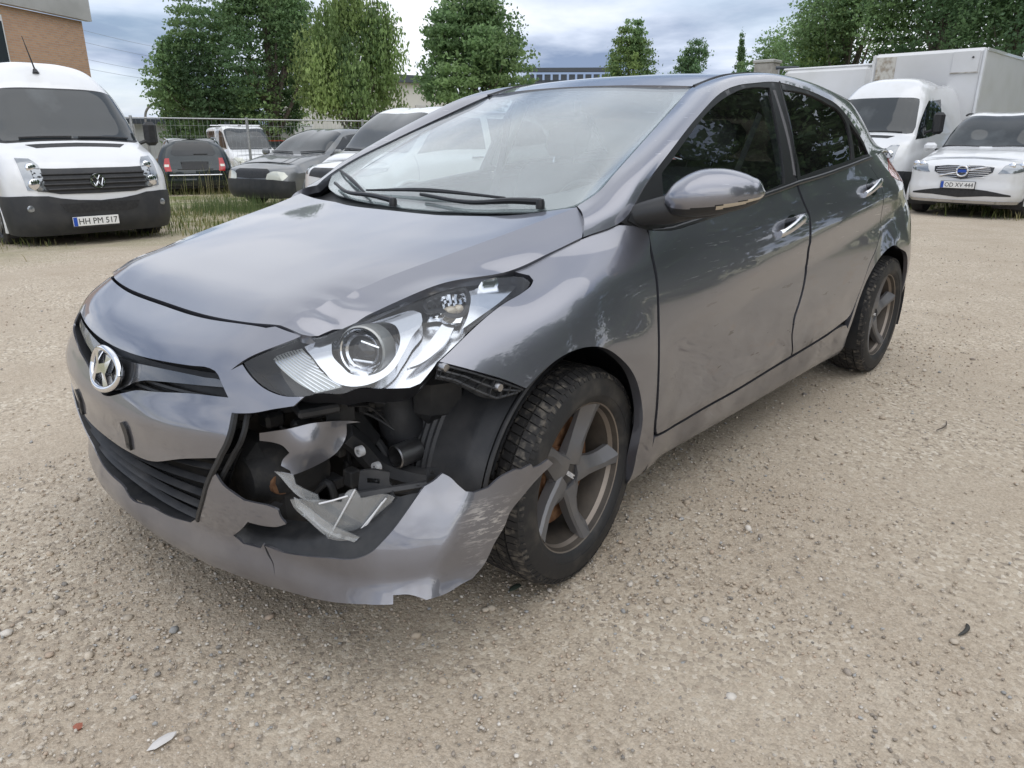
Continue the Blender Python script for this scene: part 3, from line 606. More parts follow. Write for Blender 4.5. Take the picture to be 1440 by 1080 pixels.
# ---------------------------------------------------------------- fenders, doors, sills, quarters (left as seen, right mirrored)
def both(name, surf, outline, mat_, **k):
    a = panel(name, surf, outline, mat_, car, **k); b = panel(name, surf, outline, mat_, car, flip=True, **k); return a, b
FE = np.vstack([U['fender'][:18], [(1.738, .10), (1.715, .062), (1.645, .070)], U['fender'][20:]])
both('fender', S, FE, PAINT, step=.022, thick=.03)
for nm in ('front_door', 'rear_door'): both(nm, S, U[nm], PAINT, step=.022, thick=.018)
both('sill', S, np.vstack([U['sill'][:9], [(3.519, .162), (3.515, .02)], [(2.8, .02), (2.3, .02), (1.90, .035), (1.77, .055), (1.745, .10)]]), PAINT, step=.03, thick=.02)
q0 = U['rear_door']; ra = U['rear_arch']
quarter = [(3.702, .868), (3.688, .822), (3.724, .776), (3.746, .65), (3.771, .583), (3.710, .512), (3.607, .442), (3.538, .350), (3.495, .262), (3.49, .206)] + [tuple(p) for p in ra] + [(4.20, .40), (4.27, .30), (4.30, .18), (4.32, .05), (4.6, .03), (5.0, .03), (5.29, .03), (5.29, .60), (4.87, .62), (4.60, .66), (4.32, .72), (4.17, .750), (4.06, .757), (3.975, .775), (3.975, .806), (4.10, .84), (4.2, VT), (3.95, VT), (3.8, VT)]
both('quarter_panel', S, quarter, PAINT, step=.03, thick=.02)
tl = [(3.978, .780), (4.055, .762), (4.17, .755), (4.32, .725), (4.60, .665), (4.72, .68), (4.70, .83), (4.5, .86), (4.25, .86), (4.11, .836), (3.985, .803)]
both('tail_light', S, tl, M['red'], step=.03, thick=.03)
gate = [(5.29, .605), (4.87, .625), (4.62, .665), (4.74, .68), (4.72, .84), (4.52, .87), (4.3, VT), (5.29, VT)]
both('tailgate', S, gate, PAINT, step=.04, thick=.02)
# dark structure behind the panel gaps
both('inner_body', S, [(1.68, .05), (3.42, .05), (3.42, .25), (3.60, .50), (3.9, .58), (4.2, .55), (5.29, .3), (5.29, .86), (1.60, .86), (1.50, .70), (1.66, .42)], M['cabin'], step=.06, off=-.05, thick=.002)
# ---------------------------------------------------------------- side windows: black frames, glass, waist strip
both('window_frame', SG, U['dlo'], M['trim'], holes=[U['front_glass'], U['rear_glass'], U['quarter_glass']], step=.03, thick=.02)
fg = U['front_glass']
for nm, mt in (('front_glass', 'sideglass'), ('rear_glass', 'tinted'), ('quarter_glass', 'tinted')):
    c = U[nm].mean(0); both('side_window', SG, c+(U[nm]-c)*1.02, M[mt], step=.05, off=-.006, thick=.004)
A = SG(U['front_glass'][6:10, 0]+.055, U['front_glass'][6:10, 1]*1.0, .002)
for fl in (1, -1):
    gp = np.array([(1.475, .474), (1.44, .33), (1.405, .20), (1.362, .075)]); P_ = curve(SG(gp[:, 0], gp[:, 1], .001), 12)*[1, fl, 1]
    MB().tube(P_, .0045, 5).build('frame_gap', M['gloss'], car)
for fl in (1, -1):
    uu = np.linspace(.36, 2.33, 40); vv = np.interp(uu, U['dlo'][::-1][:8, 0], U['dlo'][::-1][:8, 1])
    P1 = SG(uu, vv-.004, .004)*[1, fl, 1]; MB().tube(P1, .0085, 8).build('waist_strip', M['trim'], car)
# ---------------------------------------------------------------- pillars and roof rails, roof, tail window, windscreen
dl = U['dlo']
o_pts = [(-.137, .746, .957)] + [tuple(p) for p in SG(dl[:14, 0], dl[:14, 1], .002)] + [(-2.62, .745, 1.142), (-2.86, .697, 1.125)]
i_pts = [(-.222, .657, 1.028), (-.290, .676, 1.062), (-.396, .665, 1.116), (-.62, .620, 1.210), (-.887, .562, 1.317), (-1.075, .522, 1.389), (-1.27, .527, 1.433), (-1.42, .532, 1.449), (-1.62, .535, 1.459), (-1.86, .537, 1.458), (-2.15, .54, 1.441), (-2.40, .545, 1.413), (-2.60, .555, 1.383), (-2.72, .585, 1.305), (-2.79, .625, 1.215), (-2.84, .665, 1.145), (-2.875, .69, 1.118)]
strip = strip_net(o_pts, i_pts)
def net_mesh(name, net, nu, nv, mat_, flip=False, thick=.02, u0=0., u1=1., v0=0., v1=1., sym=False, label=None):
    uu = np.linspace(net.U[0]+(net.U[-1]-net.U[0])*u0, net.U[0]+(net.U[-1]-net.U[0])*u1, nu); vv = np.linspace(net.V[-1]*v0, net.V[-1]*v1, nv)
    UU, VV = np.meshgrid(uu, vv, indexing='ij'); A = net(UU.ravel(), VV.ravel()); B = net(UU.ravel(), VV.ravel(), -thick)
    V = np.vstack([A, B]); n0 = nu*nv; F = grid_faces(nu, nv)+[tuple(i+n0 for i in f[::-1]) for f in grid_faces(nu, nv)]
    ring = [i*nv for i in range(nu)]+[(nu-1)*nv+j for j in range(1, nv)]+[i*nv+nv-1 for i in range(nu-2, -1, -1)]+[j for j in range(nv-2, 0, -1)]
    k = len(ring); sharp = []
    for i in range(k): a, b = ring[i], ring[(i+1) % k]; F.append((b, a, a+n0, b+n0)); sharp += [(a, b), (a+n0, b+n0)]
    if flip: V = V*[1, -1, 1]; F = [f[::-1] for f in F]
    return mk(name, V, F, mat_, car, True, sharp, None, label)
for fl in (False, True): net_mesh('roof_pillar', strip, 120, 12, PAINT, fl, .03)
def roof_pts():
    st = [(-1.012, 1.404, -1.078, 1.390, .520), (-1.20, 1.444, -1.25, 1.430, .524), (-1.50, 1.472, -1.52, 1.456, .530), (-1.85, 1.474, -1.86, 1.459, .534), (-2.2, 1.455, -2.2, 1.437, .538), (-2.5, 1.423, -2.47, 1.404, .546), (-2.70, 1.392, -2.60, 1.383, .553)]
    return [[np.array([x0+(x1-x0)*f**2, y*f, z0+(z1-z0)*f**2.2]) for x0, z0, x1, z1, y in st] for f in (0, .3, .6, .85, .985)]
roofn = Net(roof_pts(), True); net_mesh('roof', roofn, 50, 50, PAINT, True, .03)
# y runs with u here, so the roof mesh is flipped about the centre plane it is symmetric to
for fl in (1, -1):
    P_ = np.array(i_pts[5:13])*[1, fl, 1]+[0, 0, .001]; MB().tube(curve(P_, 40), .006, 6).build('roof_moulding', M['trim'], car)
def rear_pts():
    a = [(-2.60, .555, 1.383), (-2.72, .585, 1.305), (-2.79, .625, 1.215), (-2.86, .67, 1.13), (-3.0, .62, 1.085)]; c = [(-2.71, 0, 1.392), (-2.86, 0, 1.30), (-2.98, 0, 1.21), (-3.08, 0, 1.12), (-3.165, 0, 1.045)]
    return [[np.array([C[0]+(A_[0]-C[0])*f**2, A_[1]*f, C[2]+(A_[2]-C[2])*f**2]) for A_, C in zip(a, c)] for f in (0, .4, .75, 1.)]
rear = Net(rear_pts(), True); net_mesh('rear_window', rear, 20, 14, M['gloss'], False, .01)
def ws_pts():
    base = [(-.150, 0, .985), (-.158, .20, .988), (-.178, .38, .996), (-.212, .53, 1.008), (-.262, .632, 1.032), (-.300, .662, 1.060)]
    head = [(-1.010, 0, 1.400), (-1.018, .16, 1.3985), (-1.034, .29, 1.3945), (-1.056, .40, 1.390), (-1.072, .485, 1.3865), (-1.072, .512, 1.3845)]
    P = []
    for k, (b, h) in enumerate(zip(base, head)):
        b, h = np.array(b), np.array(h); bul = .030*(1-(k/5)**2)+.0
        if k == 5:
            e = [np.array(q)-[0, .010, .004] for q in ((-.300, .672, 1.066), (-.396, .663, 1.114), (-.62, .618, 1.208), (-.887, .560, 1.315), (-1.074, .520, 1.388))]
            P.append(e); continue
        n = np.array([.42, 0, .9]); P.append([b, b+(h-b)*.13+n*bul*.5, b+(h-b)*.40+n*bul, b+(h-b)*.72+n*bul*.85, h])
    return P
ws = Net(ws_pts(), True); net_mesh('windscreen', ws, 60, 30, M['windscreen'], True, .005)
# black band along the screen edge (printed on the glass), inside face
band = []
uu0, vv0 = ws.U[-1], ws.V[-1]
fr_o = [(-uu0*.995, .01), (uu0*.995, .01), (uu0*.995, vv0*.99), (-uu0*.995, vv0*.99)]; fr_i = curve([(-uu0*.90, .16), (-uu0*.6, .085), (0, .07), (uu0*.6, .085), (uu0*.90, .16), (uu0*.945, .40), (uu0*.93, vv0*.80), (uu0*.88, vv0*.935), (0, vv0*.955), (-uu0*.88, vv0*.935), (-uu0*.93, vv0*.80), (-uu0*.945, .40)], 60, closed=True)
panel('screen_band', ws, fr_o, M['gloss'], car, [fr_i], .03, -.009, .001)
# ---------------------------------------------------------------- cowl, wipers
uu = np.linspace(-.68, .68, 30)
def cowl(y, d, h): return np.stack([-.065-.28*np.abs(y)**2-d-.15*np.maximum(np.abs(y)-.5, 0), y, .965+.06*np.abs(y)**2+h+0*y], 1)
V = np.vstack([cowl(uu, -.03, -.015), cowl(uu, .03, -.012), cowl(uu, .085, .006), cowl(uu, .13, .030)]); n = len(uu)
mk('cowl_panel', V, [(r*n+i, r*n+i+1, (r+1)*n+i+1, (r+1)*n+i) for r in range(3) for i in range(n-1)], M['black'], car)
def wiper(name, pivot, elbow, tip, b0, b1):
    w = thing('t', None, None); bpy.data.objects.remove(w)
    arm = MB().tube(curve([pivot, np.array(pivot)*.6+np.array(elbow)*.4+[0, 0, .004], elbow, tip], 24), np.concatenate([np.linspace(.011, .009, 8), np.linspace(.008, .006, 16)]), 8).build('wiper_arm', M['trim'], car)
    bl = curve([b0, (np.array(b0)+np.array(b1))/2+[.01, 0, .012], b1], 20); MB().tube(bl, np.concatenate([np.linspace(.004, .008, 10), np.linspace(.008, .004, 10)]), 6).build('wiper_blade', M['black'], arm)
    MB().lathe([(0, .010), (.011, .008), (.014, -.002), (.014, -.02)], 12, pivot, 'z').build('pivot_cap', M['trim'], arm)
def wsp(u, v, h=.012): return ws([u], [v], h)[0]
wiper('wiper', wsp(.47, .02, .018), wsp(.26, .024, .018), wsp(.02, .050, .020), wsp(-.28, .048, .010), wsp(.34, .058, .010))
wiper('wiper', wsp(-.08, .01, .018), wsp(-.36, .012, .016), wsp(-.50, .028, .018), wsp(-.24, .022, .010), wsp(-.66, .050, .010))
# ---------------------------------------------------------------- cabin
roomy = MB()
fl_ = MB().box((-1.25, 0, .24), (2.6, 1.5, .04)).build('cabin_floor', M['seat'], car)
dsh = [(-.20, .955), (-.28, .985), (-.42, .982), (-.56, .965), (-.64, .93), (-.66, .86), (-.60, .72), (-.52, .55)]
yy = np.linspace(-.70, .70, 19); V = [(x-.10*(y/.7)**2*(x > -.5)-.02, y, z-.02*(y/.7)**2+(.045*math.exp(-((y-.34)/.2)**2)*math.exp(-((x+.56)/.12)**2))) for x, z in dsh for y in yy]
mk('dashboard', V, grid_faces(len(dsh), len(yy), True), M['dash'], car)
sw = thing('t', None, None); bpy.data.objects.remove(sw)
ax = np.array([-.86, 0, .5]); ax /= np.linalg.norm(ax); e1 = np.array([0, 1., 0]); e2 = np.cross(ax, e1); c0 = np.array([-.76, .36, .90])
wheel_ring = MB().tube([c0+.185*(e1*math.cos(q)+e2*math.sin(q)) for q in t], .015, 8, False).build('steering_wheel', M['trim'], car)
hb = MB(); hb.tube([c0-e1*.18, c0, c0+e1*.18], .02, 8); hb.tube([c0, c0+e2*.18], .02, 8); hb.tube([c0, c0-ax*.2], .04, 10); hb.build('steering_hub', M['trim'], wheel_ring)
def seat(x, y, w, name='front_seat'):
    b = MB(); b.box((x+.02, y, .50), (.52, w, .16), None, .05); s_ = b.build(name, M['seat'], car, angle=60)
    ang = math.radians(22); R_ = [[math.cos(ang), 0, -math.sin(ang)], [0, 1, 0], [math.sin(ang), 0, math.cos(ang)]]
    MB().box((x-.34, y, .80), (.15, w, .62), R_, .06).build('backrest', M['seat'], s_, angle=60)
    MB().box((x-.50, y, 1.20), (.10, .26, .17), R_, .045).build('headrest', M['seat'], s_, angle=60)
    for d in (-.06, .06): MB().tube([(x-.45, y+d, 1.05), (x-.49, y+d, 1.16)], .007, 6).build('headrest_post', M['chrome'], s_)
seat(-.98, .37, .50); seat(-.98, -.37, .50); seat(-1.85, 0, 1.24, 'rear_seat')
for y in (-.4, .4): MB().box((-2.34, y, 1.16), (.10, .26, .14), None, .04).build('rear_headrest', M['seat'], car, angle=60)
for s_ in (1, -1):
    gp = SG(np.array([1.40, 1.385, 1.36]), np.array([.44, .27, .10]), -.03)*[1, s_, 1]; MB().tube(curve(gp, 8), [.035]*8, 8).build('pillar_trim', M['pale'] if s_ < 0 else M['cabin'], car)
    gp = np.array([(-1.36, .655*s_, 1.30), (-1.25, .62*s_, 1.05), (-1.05, .58*s_, .75)]); c = curve(gp, 12); b = MB(); w = np.array([.022, 0, .006])
    b.add([tuple(p-w) for p in c]+[tuple(p+w) for p in c], [(i, i+1, 12+i+1, 12+i) for i in range(11)]); b.build('seat_belt', M['seat'], car)
MB().box((-.93, 0, 1.325), (.04, .24, .075), None, .02).build('rear_view_mirror', M['black'], car, angle=60)
# ---------------------------------------------------------------- door handles
for nm in ('handle_front', 'handle_rear'):
    (u0, v0), (u1, v1) = U[nm]; u0 += .015; u1 -= .045
    for fl in (1, -1):
        q = np.linspace(0, 1, 24); uu = u0+(u1-u0)*q; vv = v0+(v1-v0)*q+.012*np.sin(q*math.pi); off = .006+.034*np.sin(np.clip(q*1.06, 0, 1)*math.pi)**.55
        c = S(uu, vv, off)*[1, fl, 1]; nrm = (S(uu, vv, .1)-S(uu, vv, 0.))*[1, fl, 1]*10; hh = .014+.006*np.sin(q*math.pi)
        V = []; K = 10
        for i in range(24):
            for k in range(K):
                th = 2*math.pi*k/K; V.append(c[i]+np.array([0, 0, 1])*hh[i]*math.cos(th)+nrm[i]*.010*math.sin(th))
        F = [(i*K+k, i*K+(k+1) % K, (i+1)*K+(k+1) % K, (i+1)*K+k) for i in range(23) for k in range(K)]+[tuple(range(K)), tuple(23*K+k for k in range(K))]
        h = mk('door_handle', V, F, M['satin'], car, True, None, 60)
        cu = (u0+u1)/2+.02; el = [(cu+.070*math.cos(a), (v0+v1)/2+.008+.036*math.sin(a)) for a in np.linspace(0, 2*math.pi, 20, endpoint=False)]
        panel('handle_recess', S, el, M['gloss'], h, (), .02, .0015, .003, fl < 0)
        MB().tube(S([u1-.005]*2, [v1]*2, np.array([.0, .022]))*[1, fl, 1], .02, 12).build('handle_lock', M['satin'], h)
# ---------------------------------------------------------------- door mirrors
def door_mirror(fl):
    A_, B_ = np.array([-.385, .845, 1.052]), np.array([-.565, 1.058, 1.068]); axis = B_-A_; fr_ = np.array([.86, .50, 0]); fr_ = fr_/np.linalg.norm(fr_); up = np.array([0, 0, 1.])
    ts = [0, .05, .15, .30, .50, .70, .86, .95, 1.0]; top_ = [.010, .030, .052, .070, .074, .064, .046, .030, .006]; bot = [.020, .040, .052, .056, .054, .046, .034, .022, .006]; dep = [.03, .055, .075, .085, .085, .078, .062, .045, .012]
    K = 80; ths = np.linspace(0, 2*math.pi, K, endpoint=False); nn = 72; tt = np.linspace(0, 1, nn)
    f = lambda a: (herm_w(ts, tt) @ np.array(a)); T_, B2, D_ = f(top_), f(bot), f(dep); V = []
    for i in range(nn):
        c = A_+axis*tt[i]
        for th in ths:
            co, si = math.cos(th), math.sin(th); co = math.copysign(abs(co)**.85, co); si = math.copysign(abs(si)**.85, si)
            V.append(c+up*((T_[i] if si > 0 else B2[i])*si)+fr_*(D_[i]*co*(1. if co > 0 else .55)))
    V = np.array(V)*[1, fl, 1]
    fa = {'painted': [], 'black': [], 'lamp': []}
    for i in range(nn-1):
        for k in range(K):
            th = (k+.5)/K*2*math.pi; s_ = math.sin(th); tm = (i+.5)/nn; lim = -.30-.20*(1-tm)+.12*tm
            key = 'painted' if s_ > lim+.0 else 'black'
            if math.cos(th) > .25 and lim-.24 < s_ <= lim-.03 and .50 < tm < .97: key = 'lamp'
            q = (i*K+k, i*K+(k+1) % K, (i+1)*K+(k+1) % K, (i+1)*K+k); fa[key].append(q if fl > 0 else q[::-1])
    fa['black'] += [tuple(range(K)), tuple((nn-1)*K+k for k in range(K))]
    def sub(name, key, m_, par):
        F = fa[key]; ids = sorted({i for q in F for i in q}); mp = {a: b for b, a in enumerate(ids)}; return mk(name, V[ids], [tuple(mp[i] for i in q) for q in F], m_, par, True, None, 50)
    hs = sub('mirror_housing', 'painted', PAINT, car); sub('mirror_shell', 'black', M['trim'], hs); sub('mirror_indicator', 'lamp', M['amber'], hs)
    c = curve(np.array([(-.345, .745, .992), (-.375, .80, 1.008), (-.415, .862, 1.020), (-.48, .955, 1.022)])*[1, fl, 1], 20)
    MB().tube(c, np.concatenate([np.linspace(.030, .042, 10), np.linspace(.042, .020, 10)]), 16).build('mirror_foot', M['trim'], hs)
    tri = [(.262, .072), (.371, .156), (.470, .205), (.440, .10), (.43, .03), (.345, .028)]; panel('mirror_triangle', SG, tri, M['trim'], hs, (), .03, .006, .012, fl < 0)
door_mirror(1)
# ---------------------------------------------------------------- wheels
def make_wheel():
    w = bpy.data.objects.new('wheel', None); COL.objects.link(w); w.parent = car
    pr = [(.205, -.085), (.214, -.094), (.228, -.101), (.262, -.104), (.288, -.098), (.301, -.088), (.3045, -.075), (.306, -.03), (.306, .03), (.3045, .075), (.301, .088), (.2955, .094), (.288, .098), (.280, .1025), (.262, .104), (.258, .1055), (.240, .1045), (.240, .103), (.232, .1005), (.226, .098), (.220, .092), (.214, .084)]
    ty = MB().lathe(pr, 96).build('tyre', M['rubber'], w, angle=60)
    tb = MB(); nb = 84
    for k in range(nb):
        for j, (y0, y1) in enumerate(((-.094, -.060), (-.053, -.020), (-.014, .014), (.020, .053), (.060, .094))):
            a0 = 2*math.pi*(k+(.5 if j % 2 else 0)+.10*abs(j-2))/nb; a1 = a0+2*math.pi/nb*.84; sl = .022*(1 if j < 2 else -1 if j > 2 else 0)
            V = []
            for r in (.300, .3135):
                for a, y in ((a0, y0), (a1, y0), (a1+sl, y1), (a0+sl, y1)):
                    rr = r-(.011 if abs(y) > .09 else 0.)*(r > .31); V.append((rr*math.cos(a), y, rr*math.sin(a)))
            tb.add(V, [(0, 1, 2, 3), (7, 6, 5, 4), (1, 0, 4, 5), (2, 1, 5, 6), (3, 2, 6, 7), (0, 3, 7, 4)])
            for s_ in range(3 if abs(j-2) == 2 else 0):
                pass
    tb.build('tread', M['tread'], ty, False)['kind'] = 'stuff'
    # shoulder lugs reach down the sidewall
    lg = MB()
    for k in range(nb):
        for s_ in (-1, 1):
            a0 = 2*math.pi*(k+.3)/nb; a1 = a0+2*math.pi/nb*.6
            V = [(r*math.cos(a), s_*y, r*math.sin(a)) for r, y in ((.303, .092), (.288, .1005)) for a in (a0, a1)]+[(r*math.cos(a), s_*(y-.008), r*math.sin(a)) for r, y in ((.303, .092), (.288, .1005)) for a in (a0, a1)]
            lg.add(V, [(0, 1, 3, 2), (0, 2, 6, 4), (1, 5, 7, 3), (2, 3, 7, 6), (0, 4, 5, 1)])
    lg.build('shoulder_lug', M['tread'], ty, False)['kind'] = 'stuff'
    rim = MB().lathe([(.2015, .086), (.2125, .089), (.2135, .083), (.2075, .079), (.203, .068), (.196, .055), (.188, .030), (.185, -.05), (.200, -.085), (.196, -.088), (.180, -.05), (.180, .028), (.190, .055), (.196, .072), (.2015, .086)], 80).build('rim', M['barrel'], w, angle=35)
    rim.scale = (1.055, 1, 1.055)
    MB().lathe([(.190, .060), (.197, .074), (.2025, .087), (.2125, .0905), (.2150, .087), (.2142, .081)], 80).build('rim_edge', M['flange'], rim, angle=50)
    for k in range(5):
        # curved blade: wide root by the hub, narrow twisted end at the rim
        b = MB(); rows = []
        for r, cw, y, tw, skew in ((.030, .040, .050, 0, 0), (.060, .036, .053, 0, .0), (.090, .029, .054, .005, .003), (.120, .025, .058, .010, .005), (.150, .025, .065, .013, .003), (.180, .028, .073, .013, -.003), (.2015, .034, .080, .012, -.008)):
            rows.append([(r, skew-cw, y-.030), (r, skew-cw, y-.004-tw), (r, skew-cw*.05+.004, y+.010), (r, skew+cw*.80, y+.006), (r, skew+cw, y-.002), (r, skew+cw, y-.030)])
        V = [(a, y, c) for row in rows for a, c, y in row]; m = 6
        F = [(i*m+j, i*m+(j+1) % m, (i+1)*m+(j+1) % m, (i+1)*m+j) for i in range(len(rows)-1) for j in range(m)]+[tuple(range(m)), tuple((len(rows)-1)*m+j for j in range(m))]
        th = 2*math.pi*k/5+math.radians(39); V = [(x*math.cos(th)-z*math.sin(th), y, x*math.sin(th)+z*math.cos(th)) for x, y, z in V]
        b.add(V, F); b.build('spoke', M['alloy'], rim, angle=28)
        bo = MB(); c = (.052*math.cos(th+.63), .038, .052*math.sin(th+.63)); bo.lathe([(0, .012), (.010, .012), (.011, .0), (.011, -.02)], 6, c); bo.build('wheel_bolt', M['metal'], rim, angle=30)
    MB().lathe([(0, .050), (.030, .0495), (.036, .046), (.068, .044), (.070, .030), (.060, .012), (0, .010)], 40).build('hub', M['alloy'], rim, angle=30)
    hc = MB().lathe([(0, .0535), (.026, .0525), (.0315, .050), (.032, .044)], 32).build('hub_cap', M['cap'], rim, angle=40)
    a = math.radians(-38); lettering('cap_lettering', 'ALUTEC', .016, ((0, .0545, 0), (-math.cos(a), 0, math.sin(a)), (math.sin(a), 0, math.cos(a))), M['letter'], hc, .045, .0008, .0006)
    dk = MB().lathe([(.160, -.002), (.160, .006), (.075, .006), (.075, .016), (0, .016)], 48).build('brake_disc', M['rust'], w, angle=30)
    MB().lathe([(.19, -.03), (.02, -.03)], 32).build('brake_shield', M['black'], w)
    return w
WH = make_wheel(); WH.location = (0, .773, .313); WH.rotation_euler = (0, math.radians(0), math.radians(5.5))
for loc, rz, ry in (((0, -.773, .313), math.pi+math.radians(5.5), 40), ((-2.65, .773, .313), 0, 22), ((-2.65, -.773, .313), math.pi, 10)):
    c = copy_tree(WH, car); c.location = loc; c.rotation_euler = (0, math.radians(ry), rz)
# wheel housings
def liner(cx, a0, a1, r, name='wheel_liner', y0=.50, y1=.865, sgn=1, m_=None, lip=.0):
    th = np.linspace(math.radians(a0), math.radians(a1), 40); ys = np.linspace(y0, y1, 14)
    V = [(cx+(r+lip*(j/13)**3)*math.cos(a), y*sgn, .325+(r+lip*(j/13)**3)*math.sin(a)) for a in th for j, y in enumerate(ys)]
    F = grid_faces(40, 14); n = len(V); V += [(cx+r*math.cos(a), .45*sgn, .325+r*math.sin(a)) for a in th]+[(cx, .45*sgn, .325)]
    F += [(n+i, n+i+1, n+40) for i in range(39)]
    return mk(name, V, F, m_ or M['black'], car, True, None, 40)
liner(0, 20, 188, .372); liner(0, -20, 205, .372, sgn=-1); liner(-2.65, -20, 200, .372); liner(-2.65, -20, 200, .372, sgn=-1)
# ---------------------------------------------------------------- headlamps
def headlamp(fl):
    W = M; f_ = fl < 0; O = U['headlight']
    hs = panel('headlamp', S, O, W['lampbase'], car, (), .025, -.085, .004, f_)
    q = poly(np.vstack([O, O[:1]]), .012); A = S(q[:, 0], q[:, 1], -.006)*[1, fl, 1]; B = S(q[:, 0], q[:, 1], -.086)*[1, fl, 1]; n = len(q)
    mk('lamp_wall', np.vstack([A, B]), [(i, i+1, n+i+1, n+i) for i in range(n-1)], W['lampbase'], hs)
    c = O.mean(0); panel('lamp_lens', S, c+(O-c)*.992, W['lens'], hs, (), .02, -.004, .006, f_)
    panel('inner_lamp', S, U['hl_turn'], W['ribbed'], hs, (), .02, -.030, .01, f_)
    bk = [q for q in O if q[0] > .70]; bk = np.array(bk); cb = bk.mean(0); panel('lamp_reflector', S, cb+(bk-cb)*.94, W['satin'], hs, (), .025, -.074, .004, f_)
    # fine ribs across the inner lamp
    T_ = U['hl_turn']; rb = MB(); lo, hi = T_.min(0), T_.max(0)
    for k in range(26):
        s_ = lo[0]+lo[1]+(hi[0]-lo[0]+hi[1]-lo[1])*(k+.5)/26; pts = [(u, s_-u) for u in np.linspace(lo[0], hi[0], 50)]; pts = np.array(pts); pts = pts[inside(pts, T_)]
        if len(pts) > 3: rb.tube(S(pts[:, 0], pts[:, 1], -.029)*[1, fl, 1], .0016, 4, False)
    o = rb.build('lamp_rib', W['silver'], hs); o['kind'] = 'stuff'
    panel('chrome_band', S, U['hl_band'], W['silver'], hs, [U['hl_band_hole']], .015, -.022, .045, f_)
    panel('outer_reflector', S, U['hl_tip'], W['silver'], hs, (), .02, -.030, .02, f_)
    panel('signal_reflector', S, U['hl_signal'], W['chrome'], hs, (), .012, -.055, .01, f_)
    sl = U['hl_slash']; panel('lower_reflector', S, sl, W['silver'], hs, (), .02, -.045, .01, f_)
    qq = curve(U['hl_signal'], 40, closed=True); MB().tube(np.vstack([S(qq[:, 0], qq[:, 1], -.028), S(qq[:1, 0], qq[:1, 1], -.028)])*[1, fl, 1], .006, 6, False).build('signal_bezel', W['lampbase'], hs)
    # facets in the signal reflector
    fc = MB(); sg = U['hl_signal']; 
    for k in range(7):
        u0 = sg[:, 0].min()+(sg[:, 0].max()-sg[:, 0].min())*(k+.7)/8; vs_ = np.linspace(sg[:, 1].max()-.035, sg[:, 1].max()-.006, 6); fc.tube(S(np.full(6, u0), vs_, -.050)*[1, fl, 1], .005, 5)
    o = fc.build('reflector_flute', W['chrome'], hs); o['kind'] = 'stuff'
    bu, bv = U['bulb'][0]; p = S([bu], [bv], -.045)[0]*[1, fl, 1]; MB().lathe([(0, .03), (.010, .026), (.0135, .012), (.012, 0), (.008, -.008), (.012, -.012), (.012, -.025)], 14, p, 'x').build('signal_bulb', W['amber'], hs, angle=50)
    # projector
    cu, cv = U['hl_lens_c'][0]; C = S([cu], [cv], -.055)[0]; ax_ = np.array([.87, .42, .12]); ax_ /= np.linalg.norm(ax_); a_ = np.cross([0, 0, 1.], ax_); a_ /= np.linalg.norm(a_); b_ = np.cross(ax_, a_)
    def loc(V): return [(C+a_*x+b_*y+ax_*z)*[1, fl, 1] for x, y, z in V]
    def lz(prof, n=36, mt='chrome', nm='x', off=(0, 0)):
        b = MB().lathe(prof, n, (off[0], off[1], 0), 'z'); return mk(nm, loc(b.V), b.F if fl > 0 else [f[::-1] for f in b.F], W[mt], hs, True, None, 40)
    lz([(.056, .030), (.060, .026), (.060, -.03), (.052, -.04), (0, -.045)], mt='ribbed', nm='projector_bowl')
    lz([(.050, .026), (.0535, .028), (.0535, .022), (.050, .020), (.050, .026)], mt='chrome', nm='projector_ring')
    lz([(.0, .020), (.020, .018), (.034, .008), (.040, -.008)], mt='gloss', nm='projector_glass')
    lz([(.036, .020), (.0415, .024), (.044, .020), (.044, -.03), (.036, -.03), (.036, .020)], mt='satin', nm='projector_sleeve')
    MB().tube(loc([(-.02, -.020, .026), (.03, -.022, .028)]), .003, 6).build('projector_clip', W['chrome'], hs)
    MB().tube(loc([(.0, .024, .024), (.045, .012, .024)]), .0035, 6).build('projector_clip', W['chrome'], hs)
headlamp(1); headlamp(-1)
# ---------------------------------------------------------------- broken corner: what the torn bumper leaves open
def sheet(name, pts, mt, parent, thick=.004, bend=0., holes=(), step=.012, label=None):
    P = np.array(pts); c = P.mean(0); u_, s_, vt = np.linalg.svd(P-c); a, b = vt[0], vt[1]; n = np.cross(a, b)
    if n@(np.array(CP)-c) < 0: b = -b; n = -n
    uv = np.stack([(P-c)@a, (P-c)@b], 1); r = ((P-c)@n)
    hs = [np.stack([(np.array(h)-c)@a, (np.array(h)-c)@b], 1) for h in holes]
    def f(u, v, off=0.):
        w = np.exp(-((u[:, None]-uv[None, :, 0])**2+(v[:, None]-uv[None, :, 1])**2)/.03**2)+1e-9; d = (w*r).sum(1)/w.sum(1)
        d = d+bend*np.sin(u*38+1.3)*np.cos(v*33)
        return c+np.outer(u, a)+np.outer(v, b)+np.outer(d+off, n)
    return panel(name, f, uv, M[mt] if isinstance(mt, str) else mt, parent, hs, step, 0., thick, False, True, label)
bay = car
sheet('torn_bumper_piece', BROKEN['torn_sheet'], PAINT, car, .004, .012, label='torn strip of grey bumper skin curling over the hole')
for k in 'abcd': sheet('broken_lamp_plastic', BROKEN['shard_'+k], 'shard', car, .004, .006, label='shattered clear fog lamp plastic')
SB = np.array(BROKEN['shard_b']); sc_, sn_ = SB.mean(0), np.linalg.svd(SB-SB.mean(0))[2][2]; sn_ = sn_ if sn_@(np.array(CP)-sc_) > 0 else -sn_
for f0, f1, k in ((13, 4, .0), (12, 6, .1), (11, 7, .25), (0, 3, .2)):
    a, b = SB[f0]*(1-k)+sc_*k, SB[f1]*(1-k)+sc_*k; MB().tube([a+sn_*.004, (a+b)/2+sn_*.007, b+sn_*.004], .0022, 6).build('broken_lamp_strip', M['letter'], car)
